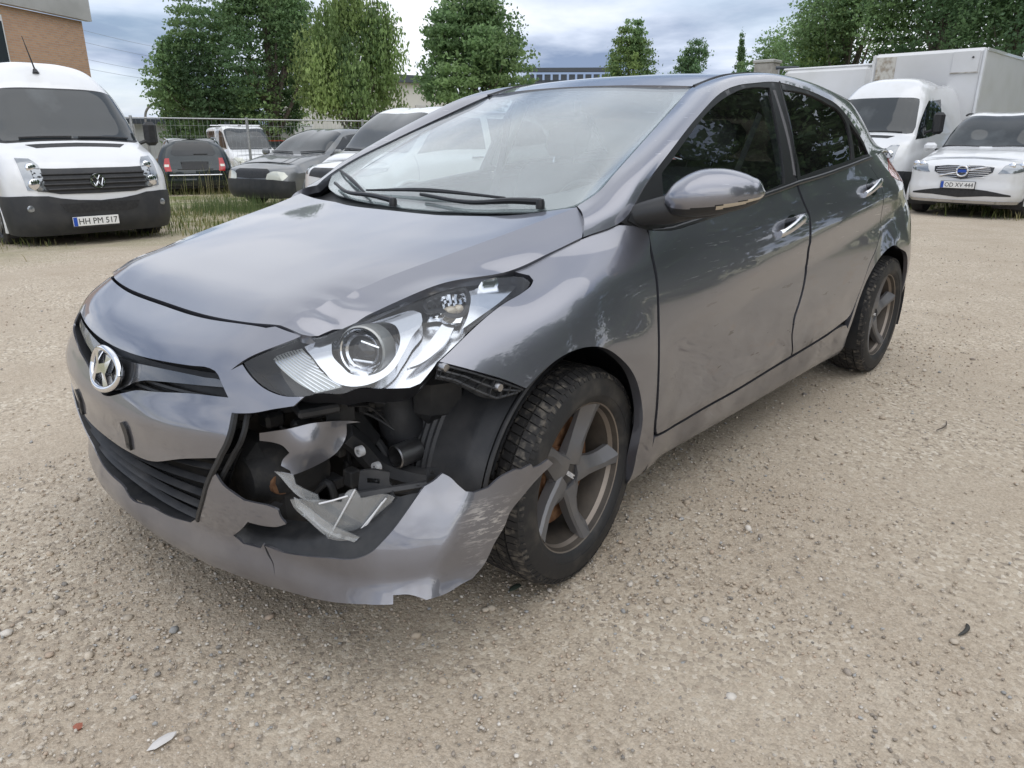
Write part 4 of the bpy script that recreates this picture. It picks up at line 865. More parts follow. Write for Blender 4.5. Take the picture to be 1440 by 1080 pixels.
sheet('support_bracket', BROKEN['bracket'], 'dusty', car, .010, .002, [BROKEN['bracket_hole']]); sheet('bumper_tab', BROKEN['tab'], 'dusty', car, .004, 0., [BROKEN['tab_hole']])
MB().box((.495, .80, .452), (.03, .012, .012), None, .003).build('tab_clip', M['letter'], car)
MB().tube([(.66, .685, .447), (.56, .76, .458), (.50, .80, .462)], .010, 6).build('support_rail', M['dusty'], car)
# black fog lamp surround lining the torn opening
fo = curve(U['fog_out'], 70); fi = fo.copy(); cc = np.array([.66, .33])
dirn = (cc-fo); dirn /= np.linalg.norm(dirn, axis=1, keepdims=True); wd = np.interp(np.arange(70), [0, 8, 14, 25, 45, 60, 69], [.012, .02, .02, .035, .05, .048, .045])
rows = [FS(fo[:, 0], fo[:, 1], -.003), FS(fo[:, 0]+dirn[:, 0]*wd*.25, fo[:, 1]+dirn[:, 1]*wd*.25, -.012), FS(fo[:, 0]+dirn[:, 0]*wd*.8, fo[:, 1]+dirn[:, 1]*wd*.8, -.022), FS(fo[:, 0]+dirn[:, 0]*wd, fo[:, 1]+dirn[:, 1]*wd, -.035), FS(fo[:, 0]+dirn[:, 0]*wd, fo[:, 1]+dirn[:, 1]*wd, -.085)]
V = np.vstack(rows); mk('fog_lamp_surround', V, [(r*70+i, r*70+i+1, (r+1)*70+i+1, (r+1)*70+i) for r in range(4) for i in range(69)], M['black'], car, True, None, 45)
# crash foam, cross member, radiator support, ducts and hoses
MB().box((.70, .10, .43), (.09, .74, .20), None, .03).build('bumper_beam', M['foam'], car, angle=50)
fv = MB(); fv.lathe([(0, .09), (.055, .085), (.085, .04), (.095, -.03), (.09, -.10), (0, -.11)], 18, (.665, .42, .44), 'x'); fv.build('crash_foam', M['foam'], car, angle=50)
MB().box((.64, .42, .39), (.10, .17, .24), [[.94, .34, 0], [-.34, .94, 0], [0, 0, 1]], .03).build('crash_foam', M['foam'], car, angle=50)
MB().lathe([(0, .012), (.030, .010), (.034, 0), (.034, -.05)], 16, (.69, .49, .435), 'y').build('beam_end', M['rust'], car, angle=40)
MB().box((.585, .45, .622), (.10, .30, .022), [[.95, .3, 0], [-.3, .95, 0], [0, 0, 1]], .006).build('lamp_bracket', M['dusty'], car, angle=40)
for dy in (-.11, -.03, .06, .12): MB().box((.60-.25*dy, .46+dy, .600), (.07, .012, .05), [[.95, .3, 0], [-.3, .95, 0], [0, 0, 1]], .003).build('bracket_rib', M['black'], car)
MB().box((.70, .345, .585), (.045, .06, .05), None, .008).build('bumper_clip', M['dusty'], car); MB().box((.715, .335, .552), (.03, .035, .03), None, .004).build('bumper_clip', M['black'], car)
for y, w in ((.42, .05), (.52, .03)): MB().box((.66-.2*(y-.42), y, .57), (.05, w, .04), None, .008).build('bracket_rib', M['black'], car)
b = MB(); b.box((.44, 0, .47), (.05, 1.0, .56), None, .01); b.build('radiator_support', M['black'], car)
MB().box((.30, .38, .45), (.30, .08, .16), None, .02).build('chassis_rail', M['black'], car)
MB().tube(curve([(.57, .585, .55), (.52, .57, .50), (.47, .58, .43), (.42, .64, .40), (.40, .70, .40)], 20), .028, 6).build('support_arm', M['dusty'], car)
MB().tube(curve([(.53, .52, .60), (.50, .53, .54), (.46, .53, .48)], 10), .035, 6).build('support_arm', M['black'], car)
for p in ((.548, .612, .503), (.505, .615, .447)): MB().lathe([(.006, .004), (.013, .004), (.013, -.01), (.006, -.01)], 20, p, 'x').build('washer', M['letter'], car)
MB().tube(curve([(.40, .56, .62), (.385, .57, .54), (.37, .57, .46), (.36, .56, .40)], 14), [.055]*4+[.060]*4+[.052]*6, 16).build('air_duct', M['dusty'], car)
MB().lathe([(.026, .03), (.030, .028), (.030, -.04), (.024, -.04), (.024, .03)], 18, (.425, .63, .462), 'x').build('tow_socket', M['metal'], car, angle=30)
MB().box((.30, .62, .60), (.15, .16, .15), [[.9, .43, 0], [-.43, .9, 0], [0, 0, 1]], .035).build('washer_tank', M['black'], car, angle=50)
for pts, r in (([(.60, .52, .675), (.545, .57, .650), (.48, .60, .640), (.42, .62, .645), (.40, .63, .67)], .008), ([(.52, .50, .62), (.46, .56, .595), (.40, .60, .595), (.37, .61, .63), (.37, .60, .67)], .013), ([(.64, .50, .62), (.58, .55, .60), (.53, .56, .57)], .010), ([(.47, .50, .52), (.44, .56, .46), (.45, .60, .38), (.48, .58, .32)], .012), ([(.60, .47, .36), (.58, .52, .40), (.575, .53, .34), (.60, .52, .29)], .010)):
    MB().tube(curve(pts, 22), r, 8).build('hose', M['dusty'], car)
for pts, r, mt in (([(.62, .44, .60), (.57, .50, .56), (.53, .52, .50), (.50, .50, .42)], .0045, 'black'), ([(.60, .42, .62), (.54, .52, .59), (.47, .56, .56), (.43, .60, .52)], .004, 'dusty'), ([(.56, .60, .62), (.50, .60, .60), (.46, .62, .55)], .0035, 'black'), ([(.66, .40, .56), (.63, .46, .53), (.60, .50, .47), (.57, .50, .38)], .004, 'dusty')):
    MB().tube(curve(pts, 20), r, 6).build('cable', M[mt], car)
c_ = curve([(.52, .46, .64), (.47, .52, .63), (.44, .55, .60), (.45, .56, .55)], 40); MB().tube(c_, .016+.003*(np.arange(40) % 2), 10).build('ribbed_hose', M['black'], car)
rn = random.Random(3)
for k in range(16):
    p = np.array([rn.uniform(.44, .56), rn.uniform(.46, .60), rn.uniform(.30, .64)]); MB().box(p, (rn.uniform(.015, .05), rn.uniform(.02, .05), rn.uniform(.015, .06)), None, .004).build('bay_fitting', M[rn.choice(['black', 'dusty', 'foam'])], car)
for k in range(4):
    p = np.array([rn.uniform(.56, .64), rn.uniform(.46, .62), rn.uniform(.56, .62)]); MB().lathe([(0, .006), (.007, .005), (.008, -.012)], 8, p, 'x').build('bolt', M['metal'], car)
sheet('under_tray', [(.74, -.36, .21), (.76, .0, .21), (.74, .36, .21), (.60, .56, .21), (.42, .66, .22), (.36, .60, .25), (.36, -.6, .25), (.60, -.54, .21)], 'black', car, .006, 0., (), .06)
# ribbed front wheel liner and the plastic grid that held the bumper to the fender
th = np.linspace(math.radians(-12), math.radians(98), 46); ys = np.linspace(.46, .855, 60)
def lrad(a, y):
    rib = .006*(np.cos((y-.52)*2*math.pi/.020) > .2)*((y > .54) & (y < .70))*(a < math.radians(48))*(a > math.radians(2)); return .405-.012*np.clip((y-.80)/.05, 0, 1)+rib
V = [(.0+lrad(a, y)*math.cos(a), y, .325+lrad(a, y)*math.sin(a)) for a in th for y in ys]; mk('front_wheel_liner', V, grid_faces(46, 60), M['dusty'], car, True, None, 25)
lp = [(.385*math.cos(a), .86, .325+.385*math.sin(a)) for a in th]; MB().tube(lp, .006, 6).build('liner_lip', M['dusty'], car)
BR = U['bracket']; br = panel('fender_bracket', S, BR, M['black'], car, (), .02, -.022, .006)
upper = BR[[0, 9, 8, 7]]; lower = BR[[1, 2, 4, 6]]
for k in range(9):
    f = (k+.5)/9*3; i = min(int(f), 2); g_ = f-i; a = upper[i]+(upper[i+1]-upper[i])*g_; c = lower[i]+(lower[i+1]-lower[i])*g_; q = np.linspace(0, 1, 6)
    pp = a+(c-a)*q[:, None]; V = np.vstack([S(pp[:, 0], pp[:, 1], -.02), S(pp[:, 0], pp[:, 1], -.004)]); mk('bracket_web', np.vstack([V, V+[.003, 0, 0]]), [(i, i+1, 7+i, 6+i) for i in range(5)]+[(12+i, 12+i+1, 19+i, 18+i) for i in range(5)]+[(6+i, 7+i, 19+i, 18+i) for i in range(5)], M['black'], br, False)
for g_ in (.08, .5, .95):
    pp = upper+(lower-upper)*g_; pp = poly(pp, .02); MB().tube(S(pp[:, 0], pp[:, 1], -.008), .0035, 5).build('bracket_edge', M['dusty'], br)
for p_ in (BR[0]*.8+BR[3]*.2, BR[8]*.6+BR[4]*.4): c = S([p_[0]], [p_[1]], -.006)[0]; MB().lathe([(0, .008), (.009, .007), (.011, 0), (.011, -.02)], 12, c, 'y').build('bracket_bolt', M['metal'], br)
VUV = {
 'van_screen': [(0.0, 1.224), (0.357, 1.223), (0.681, 1.223), (0.793, 1.246), (0.818, 1.361), (0.743, 1.82), (0.718, 1.866), (0.434, 1.851), (0.036, 1.852)],
 'van_vent': [(0.055, 1.15), (0.326, 1.143), (0.518, 1.143), (0.43, 1.063), (0.097, 1.074), (0.023, 1.074)],
 'van_grille': [(0.065, 0.753), (0.36, 0.752), (0.582, 0.761), (0.558, 0.509), (0.48, 0.497), (0.374, 0.469), (0.147, 0.466), (0.044, 0.463)],
 'van_lamp': [(0.653, 0.807), (0.768, 0.883), (0.781, 0.856), (0.781, 0.766), (0.781, 0.631), (0.76, 0.52), (0.585, 0.516)],
 'van_bumper': [(0.036, 0.381), (0.242, 0.377), (0.411, 0.391), (0.551, 0.432), (0.768, 0.435)],
 'van_intake': [(0.025, 0.365), (0.276, 0.358), (0.398, 0.357), (0.355, 0.267), (0.26, 0.249), (0.008, 0.259)],
 'van_fog': [(0.594, 0.342), (0.673, 0.344), (0.675, 0.291), (0.595, 0.29)],
 'van_lamp_r': [(0.686, 0.904), (0.556, 0.887), (0.504, 0.806), (0.493, 0.656), (0.487, 0.515), (0.639, 0.521), (0.666, 0.7)],
 'van_bumper_r': [(0.0, 0.381), (0.223, 0.397), (0.383, 0.423), (0.479, 0.452), (0.643, 0.46), (0.83, 0.451)],
 'suv_lamp': [(0.406, 0.552), (0.437, 0.609), (0.475, 0.715), (0.566, 0.778), (0.698, 0.823), (0.829, 0.797), (0.806, 0.618), (0.671, 0.576)],
 'suv_grille': [(0.0, 0.693), (0.2, 0.699), (0.36, 0.662), (0.348, 0.569), (0.23, 0.496), (0.013, 0.45)],
 'suv_intake': [(0.0, 0.237), (0.112, 0.261), (0.306, 0.232), (0.516, 0.184), (0.621, 0.166), (0.628, 0.145), (0.323, 0.143), (0.015, 0.111)],
 'suv_screen': [(1.449, 1.667), (1.669, 1.487), (1.697, 1.216), (1.995, 1.244), (2.283, 1.287), (2.262, 1.465), (2.331, 1.648)],
 'suv_lamp_r': [(0.668, 0.558), (0.658, 0.687), (0.636, 0.823), (0.526, 0.739), (0.458, 0.621), (0.442, 0.539), (0.526, 0.529)],
 'sedan_lamp': [(0.297, 0.381), (0.318, 0.497), (0.399, 0.552), (0.602, 0.536), (0.664, 0.459), (0.585, 0.354), (0.419, 0.314)],
 'estate_lamp': [(4.85, 0.675), (4.76, 0.673), (4.742, 0.534), (4.775, 0.38), (4.9, 0.384)],
 'estate_window': [(5.315, 1.059), (4.995, 1.058), (4.857, 0.994), (4.874, 0.754), (4.966, 0.716), (5.327, 0.719)],
 'estate_recess': [(5.316, 0.616), (5.071, 0.613), (5.103, 0.423), (5.327, 0.418)],
 'estate_chrome': [(5.329, 0.287), (4.91, 0.308)],
 'truck_window': [(1.059, 1.22), (1.0, 1.576), (1.099, 1.933), (1.292, 2.177), (2.445, 2.264), (2.362, 1.409), (1.773, 1.296)],
}
# ---------------------------------------------------------------- hulls of the parked vehicles (local: x forward, y left, front axle at x=0)
def gz(x, y):
    """the yard falls away gently beyond the car"""
    d = np.hypot(np.asarray(x, float)-1.5, np.asarray(y, float)-2.); return -.02*np.clip(d-9., 0, 70)
def car_hull(xf, xc, xh, xre, xt, w=.89, zb=.22, zhood=.80, zcowl=1.0, zroof=1.46, belt=.97, beltr=1.08, roofw=.58, tail_z=.0, xroof=None, nose_z=.78, zt=1.0):
    """xf nose, xc cowl, xh screen header, xre rear end of roof, xt tail; columns run nose -> side -> tail, 9 rows sill -> roof/bonnet centre"""
    C = []
    def front(y, dx):
        f = y/w; xs = xf-dx
        return [(xs-.06, y*.94, zb), (xs-.005, y*.985, zb+.10), (xs, y, .46), (xs-.015, y, .60), (xs-.06, y*.985, nose_z-.06), (xs-.17, y*.93, nose_z), (xs-.24, y*.72, nose_z+.035), (xs-.27, y*.42, nose_z+.05), (xs-.28, 0, nose_z+.055)]
    C.append(front(0., 0.)); C.append(front(w*.42, .018)); C.append(front(w*.74, .085)); C.append(front(w*.93, .24))
    def side(x, y, zbelt, yb, zc, ye, ze, xm=0.):
        return [(x, y*.93, zb), (x, y*.985, zb+.10), (x, y, .46), (x, y*1., .66), (x, y*.985, zbelt-.12), (x, yb, zbelt), (x, (yb+ye)/2+.012, (zbelt+ze)/2+.01), (x+xm, ye, ze), (x+xm, 0, zc)]
    C.append(side(xf-.50, w*.985, zhood-.01, w*.87, zhood+.06, w*.62, zhood+.035))
    C.append(side((xf-.5+xc)/2+.02, w, (zhood+belt)/2+.0, w*.885, (zhood+zcowl)/2+.045, w*.64, (zhood+zcowl)/2+.03))
    C.append(side(xc, w, belt, w*.90, zcowl, w*.70, zcowl-.005))
    xm = (xc+xh)/2; C.append(side(xm, w, belt+.015, w*.905, (zcowl+zroof)/2+.035, (w*.74+roofw)/2, (zcowl+zroof)/2+.01))
    C.append(side(xh, w, belt+.03, w*.91, zroof-.03, roofw, zroof-.085))
    xa = xh*.6+xre*.4; C.append(side(xa, w, (belt+beltr)/2, w*.912, zroof, roofw*1.02, zroof-.045))
    C.append(side(xre+.25, w, beltr, w*.90, zroof-.02, roofw, zroof-.07))
    def tail(y, dx):
        xs = xt+dx; xr = xre+dx*.5
        return [(xs+.05, y*.93, zb+.05), (xs, y*.985, zb+.15), (xs-.0, y, .48), (xs+.01, y, .68), (xs+.05, y*.98, beltr-.20), (xs+.11, y*.93, beltr), (xs*.45+xr*.55+.04, y*.80, (beltr+zroof)/2), (xr+.02, y*.62, zroof-.10), (xr+.08, 0 if y == 0 else y*.3, zroof-.04)]
    C.append(tail(w*.95, .16)); C.append(tail(w*.80, .05)); C.append(tail(w*.45, .01)); C.append(tail(0., 0.))
    return Net(C, False)
def van_hull(k):
    C = [
     [(.90,0,.22),(.98,0,.34),(1.0,0,.52),(.985,0,.74),(.95,0,.98),(.86,0,1.12),(.62,0,1.28),(.36,0,1.42),(.02,0,1.76),(-.30,0,2.10),(-.62,0,2.37),(-1.5,0,2.50)],
     [(.885,.42,.22),(.965,.43,.34),(.985,.44,.52),(.97,.44,.74),(.935,.44,.98),(.845,.44,1.12),(.61,.43,1.275),(.345,.42,1.41),(.005,.40,1.755),(-.315,.38,2.095),(-.64,.33,2.36),(-1.5,.15,2.495)],
     [(.83,.74,.22),(.90,.76,.34),(.92,.77,.52),(.91,.77,.74),(.875,.76,.98),(.785,.75,1.12),(.57,.73,1.26),(.305,.70,1.39),(-.035,.66,1.74),(-.36,.61,2.07),(-.68,.54,2.32),(-1.5,.30,2.47)],
     [(.66,.91,.22),(.72,.93,.34),(.735,.94,.52),(.73,.94,.74),(.70,.93,.98),(.62,.905,1.12),(.45,.88,1.25),(.20,.845,1.38),(-.12,.785,1.71),(-.44,.715,2.02),(-.74,.635,2.26),(-1.5,.45,2.42)],
     [(.30,.95,.22),(.32,.965,.34),(.33,.975,.52),(.33,.975,.74),(.32,.97,.98),(.28,.955,1.12),(.18,.935,1.26),(.0,.905,1.38),(-.26,.845,1.70),(-.54,.765,2.0),(-.82,.675,2.23),(-1.6,.55,2.36)],
     [(-.45,.955,.22),(-.45,.975,.34),(-.45,.985,.52),(-.45,.985,.74),(-.45,.98,.98),(-.45,.97,1.12),(-.45,.955,1.26),(-.47,.93,1.40),(-.62,.865,1.70),(-.80,.785,1.98),(-1.0,.70,2.20),(-1.8,.58,2.34)],
     [(-2.0,.955,.24),(-2.0,.98,.34),(-2.0,.99,.52),(-2.0,.99,.74),(-2.0,.985,.98),(-2.0,.975,1.12),(-2.0,.96,1.26),(-2.0,.94,1.42),(-2.0,.88,1.72),(-2.0,.80,2.0),(-2.0,.70,2.22),(-2.2,.50,2.38)],
     [(-4.3,.955,.26),(-4.3,.98,.36),(-4.3,.99,.52),(-4.3,.99,.74),(-4.3,.985,.98),(-4.3,.975,1.12),(-4.3,.96,1.26),(-4.3,.94,1.42),(-4.3,.88,1.72),(-4.3,.80,2.0),(-4.3,.70,2.22),(-4.3,.45,2.38)],
    ]
    A = np.array(C)*np.asarray(k); A[:, 8:11, 0] += np.array([.07, .13, .13]); A[1:6, 8:11, 1] += np.array([.02, .035, .03]); return Net(A, False)
HULL = dict(
 van=(van_hull((.93, .93, .88)), (-1.83, -8.60), 88., -.05),
 suv=(car_hull(.84, -.42, -1.12, -3.25, -3.62, .94, .26, .96, 1.17, 1.74, 1.08, 1.19, .64, nose_z=.93), (-14.12, -1.02), -3., 0.),
 sedan=(car_hull(.85, -.35, -1.15, -3.1, -3.55, .88, .22, .80, .99, 1.46, .95, 1.05, .58), (-6.53, -11.50), 14., 0.),
 white=(car_hull(.69, -.05, -.62, -2.95, -3.30, .88, .22, .90, 1.03, 1.56, .98, 1.06, .64, nose_z=.86), (-4.78, -6.38), 0., 0.),
 estate=(car_hull(.85, -.35, -1.15, -3.25, -3.55, .885, .24, .80, .97, 1.43, .94, 1.00, .58), (-8.56, -19.93), -113., 0.),
 truck=(van_hull(1.02), (-15.2, -3.22), -3., 0.),
)
def place(net, pos, deg, dz=0.):
    a = math.radians(deg); R_ = np.array([[math.cos(a), -math.sin(a), 0], [math.sin(a), math.cos(a), 0], [0, 0, 1]]); o = np.array([pos[0], pos[1], float(gz(*pos))+dz]); return lambda P: np.asarray(P)@R_.T+o
# ---------------------------------------------------------------- parked vehicles round the yard
WHITE = mat('white_vehicle_paint', (.74, .75, .76), .32, 0., 1., var=(3, (.66, .66, .64), .5, .85))
VM = dict(white=WHITE, cream=mat('off_white_paint', (.72, .71, .66), .35, 0., .7), dark=mat('dark_green_paint', (.012, .020, .022), .22, .3, 1.), grey=mat('mid_grey_paint', (.17, .18, .19), .38, .6, .8, var=(5, (.22, .22, .21), .4, .75)), red=mat('red_paint', (.42, .02, .02), .3, 0., 1.),
 bumper=mat('grey_black_bumper', (.030, .032, .036), .50, var=(8, (.05, .05, .05), .4, .8)), glass=mat('dark_vehicle_glass', (.014, .017, .019), .03, 0., .3, .6), screen=mat('vehicle_screen', (.026, .033, .037), .03, 0., .35, .6, var=(1.3, (.06, .07, .075), .52, .62)), steel=mat('wheel_steel', (.32, .32, .33), .4, .8),
 lamp=mat('vehicle_lamp', (.30, .32, .34), .12, .6, 1.), clear=mat('pale_lamp', (.62, .63, .56), .15, .35, 1.), plate=mat('plate_white', (.80, .80, .78), .4), blue=mat('plate_blue', (.02, .08, .42), .4), ink=mat('plate_ink', (.01, .01, .01), .5), pale=mat('box_white', (.70, .70, .70), .5, 0., .2, var=(1.5, (.62, .62, .60), .45, .8)),
 stain=mat('stained_board', (.60, .58, .53), .7, var=(9, (.36, .31, .25), .45, .62)), wood=mat('weathered_plank', (.42, .33, .20), .8))
def idx(net, p): return np.stack([np.interp([q[0] for q in p], range(len(net.U)), net.U), np.interp([q[1] for q in p], range(len(net.V)), net.V)], 1)
def simple_wheel(parent, p, r=.32, w=.21, side=1, rimr=.20, spokes=5, name='wheel'):
    e = bpy.data.objects.new(name, None); COL.objects.link(e); e.parent = parent; e.location = p; e.rotation_euler = (0, 0, 0 if side > 0 else math.pi)
    h = w/2; MB().lathe([(rimr, -h*.8), (r*.86, -h), (r*.97, -h*.85), (r, -h*.5), (r, h*.5), (r*.97, h*.85), (r*.86, h), (rimr+.01, h*.95), (rimr, h*.8)], 36).build('tyre', M['rubber'], e, angle=50)
    rim = MB().lathe([(rimr, h*.82), (rimr*.93, h*.70), (rimr*.90, h*.1), (0, 0)], 30).build('rim', M['black'], e, angle=40)
    for k in range(spokes):
        a = 2*math.pi*k/spokes+.3; c, s_ = math.cos(a), math.sin(a); MB().box((c*rimr*.5, h*.62, s_*rimr*.5), (rimr*.96, .02, .055), [[c, 0, -s_], [0, 1, 0], [s_, 0, c]], .006).build('spoke', VM['steel'], rim)
    MB().lathe([(0, h*.72), (.05, h*.70), (.06, h*.5)], 16).build('hub', VM['steel'], rim)
    return e
def hull_body(net, paint, root, wheels, r_arch=.37, nu=150, nv=60, name='body'):
    uu = np.linspace(net.U[0], net.U[-1], nu); vv = np.linspace(0, net.V[-1], nv); UU, VV = np.meshgrid(uu, vv, indexing='ij'); A = net(UU.ravel(), VV.ravel())
    F0 = grid_faces(nu, nv); cen = np.array([A[list(f)].mean(0) for f in F0]); keep = np.ones(len(F0), bool)
    for wx, wz, wr in wheels: keep &= ~((np.hypot(cen[:, 0]-wx, cen[:, 2]-wz) < wr) & (np.abs(cen[:, 1]) > .6))
    F0 = [f for f, k in zip(F0, keep) if k]; n = len(A); V = np.vstack([A, A*[1, -1, 1]]); F = F0+[tuple(i+n for i in f[::-1]) for f in F0]
    o = mk(name, V, F, paint, root, True, None, 50)
    # underside and wheel wells in black plastic
    x0, x1 = A[:, 0].max()-.15, A[:, 0].min()+.15; MB().box(((x0+x1)/2, 0, .30), (x0-x1, 1.3, .14)).build('underbody', M['black'], root)
    for wx, wz, wr in wheels:
        for s_ in (1, -1):
            yb = abs(A[np.argmin(np.abs(A[:, 0]-wx)+np.abs(A[:, 2]-wz-wr)*2), 1]); arc = [(wx+wr*math.cos(a), s_*(yb-.02), wz+wr*math.sin(a)) for a in np.linspace(-.25, math.pi+.25, 30)]
            MB().tube(arc, .028, 6).build('arch_trim', paint, root)
            th = np.linspace(-.4, math.pi+.4, 24); V = [(wx+(wr+.01)*math.cos(a), y*s_, wz+(wr+.01)*math.sin(a)) for a in th for y in (.45, yb-.03)]; V += [(wx, .47*s_, wz)]
            mk('wheel_well', V, grid_faces(24, 2)+[(2*i, 2*i+2, 48) for i in range(23)], M['black'], root)
    return o
def hp(name, net, uv, m_, root, off=.004, thick=.02, step=.05, sides=(1, -1), holes=()):
    r = None
    for s_ in sides: r = panel(name, net, uv, m_, root, holes, step, off, thick, s_ < 0)
    return r
def spanning(net, uv, m_, name, root, off=.004, step=.05, thick=.02, fix=True):
    """panel across the centre line from one half outline (points with u near 0 first and last)"""
    q = np.array(uv, float)
    if fix: q[0, 0] = q[-1, 0] = 0.
    P, T, bd = trim(q, (), step); A = net(P[:, 0], P[:, 1], off); B = net(P[:, 0], P[:, 1], off-thick); d = np.cross(A[T[0][1]]-A[T[0][0]], A[T[0][2]]-A[T[0][0]])
    if d@(A-B)[T[0][0]] < 0: T = T[:, ::-1]; bd = [(b, a) for a, b in bd]
    A[np.abs(A[:, 1]) < 1e-3, 1] = 0.; n = len(A); V = np.vstack([A, A*[1, -1, 1]]); F = [tuple(t) for t in T]+[(t[2]+n, t[1]+n, t[0]+n) for t in T]
    k = len(V); V = np.vstack([V, B, B*[1, -1, 1]])
    for a, b in bd:
        if abs(A[a, 1]) < 1e-6 and abs(A[b, 1]) < 1e-6: continue
        F += [(b, a, a+k, b+k), (a+n, b+n, b+n+k, a+n+k)]
    return mk(name, V, F, m_, root, True, None, 45)
def number_plate(root, frame, text, w=.52, h=.11, holder=True):
    o, a, b = [np.array(q, float) for q in frame]; a /= np.linalg.norm(a); b /= np.linalg.norm(b); n = np.cross(a, b); R_ = np.stack([a, n, b], 1)
    p = MB().box(o, (w, .012, h), R_, .003).build('number_plate', VM['plate'], root)
    MB().box(o-a*(w/2-.024)+n*.0075, (.042, .004, h*.95), R_).build('plate_band', VM['blue'], p)
    if holder: MB().box(o-n*.008-b*.008, (w+.02, .012, h+.03), R_, .003).build('plate_holder', M['black'], p)
    if text: lettering('plate_lettering', text, h*.92, (o+a*.022+n*.0075, a, b), VM['ink'], p, w*.84, .0008, 0.)
    return p
def screen_wipers(root, net, side_uv, name='wiper'):
    for (u0, v0), (u1, v1), s_ in side_uv: q = np.linspace(0, 1, 12); MB().tube(net(u0+(u1-u0)*q, v0+(v1-v0)*q, .02)*[1, s_, 1], .010, 6).build(name, M['black'], root)
def root_at(key, name, label, cat, group='vehicles parked round the yard'):
    net, pos, deg, dz = HULL[key]; r = thing(name, label, cat, (pos[0], pos[1], float(gz(*pos))+dz), math.radians(deg), group); return net, r
CARS_G = 'vehicles parked round the yard'
# generic glazing in column/row indices of car_hull
G_SCREEN = [(6.03, 8), (6.03, 6.4), (6.12, 6.12), (7, 6.55), (7.93, 7.0), (7.96, 7.2), (7.96, 8)]
G_FRONT = [(6.5, 5.2), (7.1, 5.95), (7.9, 6.65), (8.9, 6.75), (8.9, 5.2)]; G_REAR = [(9.04, 5.2), (9.04, 6.75), (9.7, 6.72), (10.35, 6.3), (10.5, 5.3)]; G_TAIL = [(14, 5.25), (12.3, 5.25), (12.05, 5.45), (12.2, 6.75), (14, 6.85)]
def glaze(net, root, tail=True, sm='screen'):
    spanning(net, idx(net, G_SCREEN), VM[sm], 'windscreen', root, fix=False); hp('side_window', net, idx(net, G_FRONT), VM['glass'], root); hp('side_window', net, idx(net, G_REAR), VM['glass'], root)
    if tail: spanning(net, idx(net, G_TAIL), VM['glass'], 'rear_window', root, fix=False)
def door_lines(net, root, cols=(6.55, 8.97, 10.3), m_=None):
    for c in cols:
        for s_ in (1, -1): p = idx(net, [(c, r) for r in np.linspace(1.1, 5.05, 24)]); MB().tube(net(p[:, 0], p[:, 1], -.001)*[1, s_, 1], .004, 4).build('door_gap', M['black'], root)
def handles(net, root, cols=(8.5, 10.0), m_=None):
    for c in cols:
        for s_ in (1, -1): p = idx(net, [(c, 4.35), (c+.22, 4.38)]); MB().tube(net(p[:, 0], p[:, 1], .025)*[1, s_, 1], .014, 6).build('door_handle', m_ or M['trim'], root)
def mirrors(root, p, size, mt, arm=True):
    for s_ in (1, -1):
        o = MB().box((p[0], s_*p[1], p[2]), size, None, min(size)*.35).build('door_mirror', mt, root, angle=60)
        MB().tube([(p[0], s_*(p[1]-size[1]*.4), p[2]-size[2]*.3), (p[0], s_*(p[1]-size[1]*.5-.12), p[2]-size[2]*.45)], .025, 6).build('mirror_arm', M['black'], o)
# ---- white panel van facing us
net, van = root_at('van', 'panel_van', 'white high roof panel van with black bumper facing the camera beside the fence', 'van')
kx = .93; hull_body(net, VM['white'], van, [(0, .31, .40), (-3.4, .31, .40)], nu=130, nv=80)
for x in (0, -3.4):
    for s_ in (1, -1): simple_wheel(van, (x, .80*s_, .33), .33, .22, s_, .20)
Q = {k: np.array(v) for k, v in VUV.items()}
sc = Q['van_screen']; spanning(net, sc, VM['screen'], 'windscreen', van, .006)
spanning(net, np.vstack([[(0, sc[0, 1]-.03)], sc[1:4]+[.02, -.03], sc[4:7]+[.035, .0], sc[7:]+[0, .025]]), M['trim'], 'screen_seal', van, .002)
spanning(net, Q['van_vent'], M['black'], 'air_vent', van, .004)
bl = Q['van_bumper_r']; bpo = np.vstack([bl, [(1.08, .44), (1.10, .36), (1.06, .02), (.8, .0), (.4, .0), (0., .0)]]); spanning(net, bpo, VM['bumper'], 'front_bumper', van, .012, .05, .04)
gr = spanning(net, Q['van_grille'], VM['bumper'], 'grille', van, .010)
for k, vv in enumerate((.52, .575, .63, .685)):
    q = np.linspace(0, .50-.03*(k < 1), 16); P_ = net(q, np.full(16, vv), .018); P_ = np.vstack([(P_*[1, -1, 1])[::-1], P_[1:]]); MB().tube(P_, .014, 6).build('grille_slat', M['black'], gr)
spanning(net, Q['van_intake'], M['black'], 'lower_intake', van, .016)
for s_ in (1, -1):
    l_ = panel('headlamp', net, Q['van_lamp_r'], VM['lamp'], van, (), .04, .010, .03, s_ < 0)
    c = Q['van_lamp_r'].mean(0)
    for dv, rr in ((-.13, .062), (.05, .052)): p = net([c[0]-.01], [c[1]+dv], .012)[0]*[1, s_, 1]; MB().lathe([(0, .01), (rr*.6, .008), (rr, .0), (rr*1.1, -.02)], 20, p, 'x').build('lamp_reflector', M['chrome'], l_)
    f = Q['van_fog'].mean(0); p = net([f[0]], [f[1]], .016)[0]*[1, s_, 1]; MB().lathe([(0, .012), (.03, .008), (.042, -.01)], 16, p, 'x').build('fog_lamp', VM['lamp'], van)
cv = net([0.], [.60], .028)[0]; nn = np.array([.97, 0, .2]); nn /= np.linalg.norm(nn); ea = np.array([0, 1., 0]); eb = np.cross(nn, ea)
em_ = MB().tube([cv+.075*(ea*math.cos(q)+eb*math.sin(q)) for q in t], .009, 6, False).build('van_badge', M['chrome'], van)
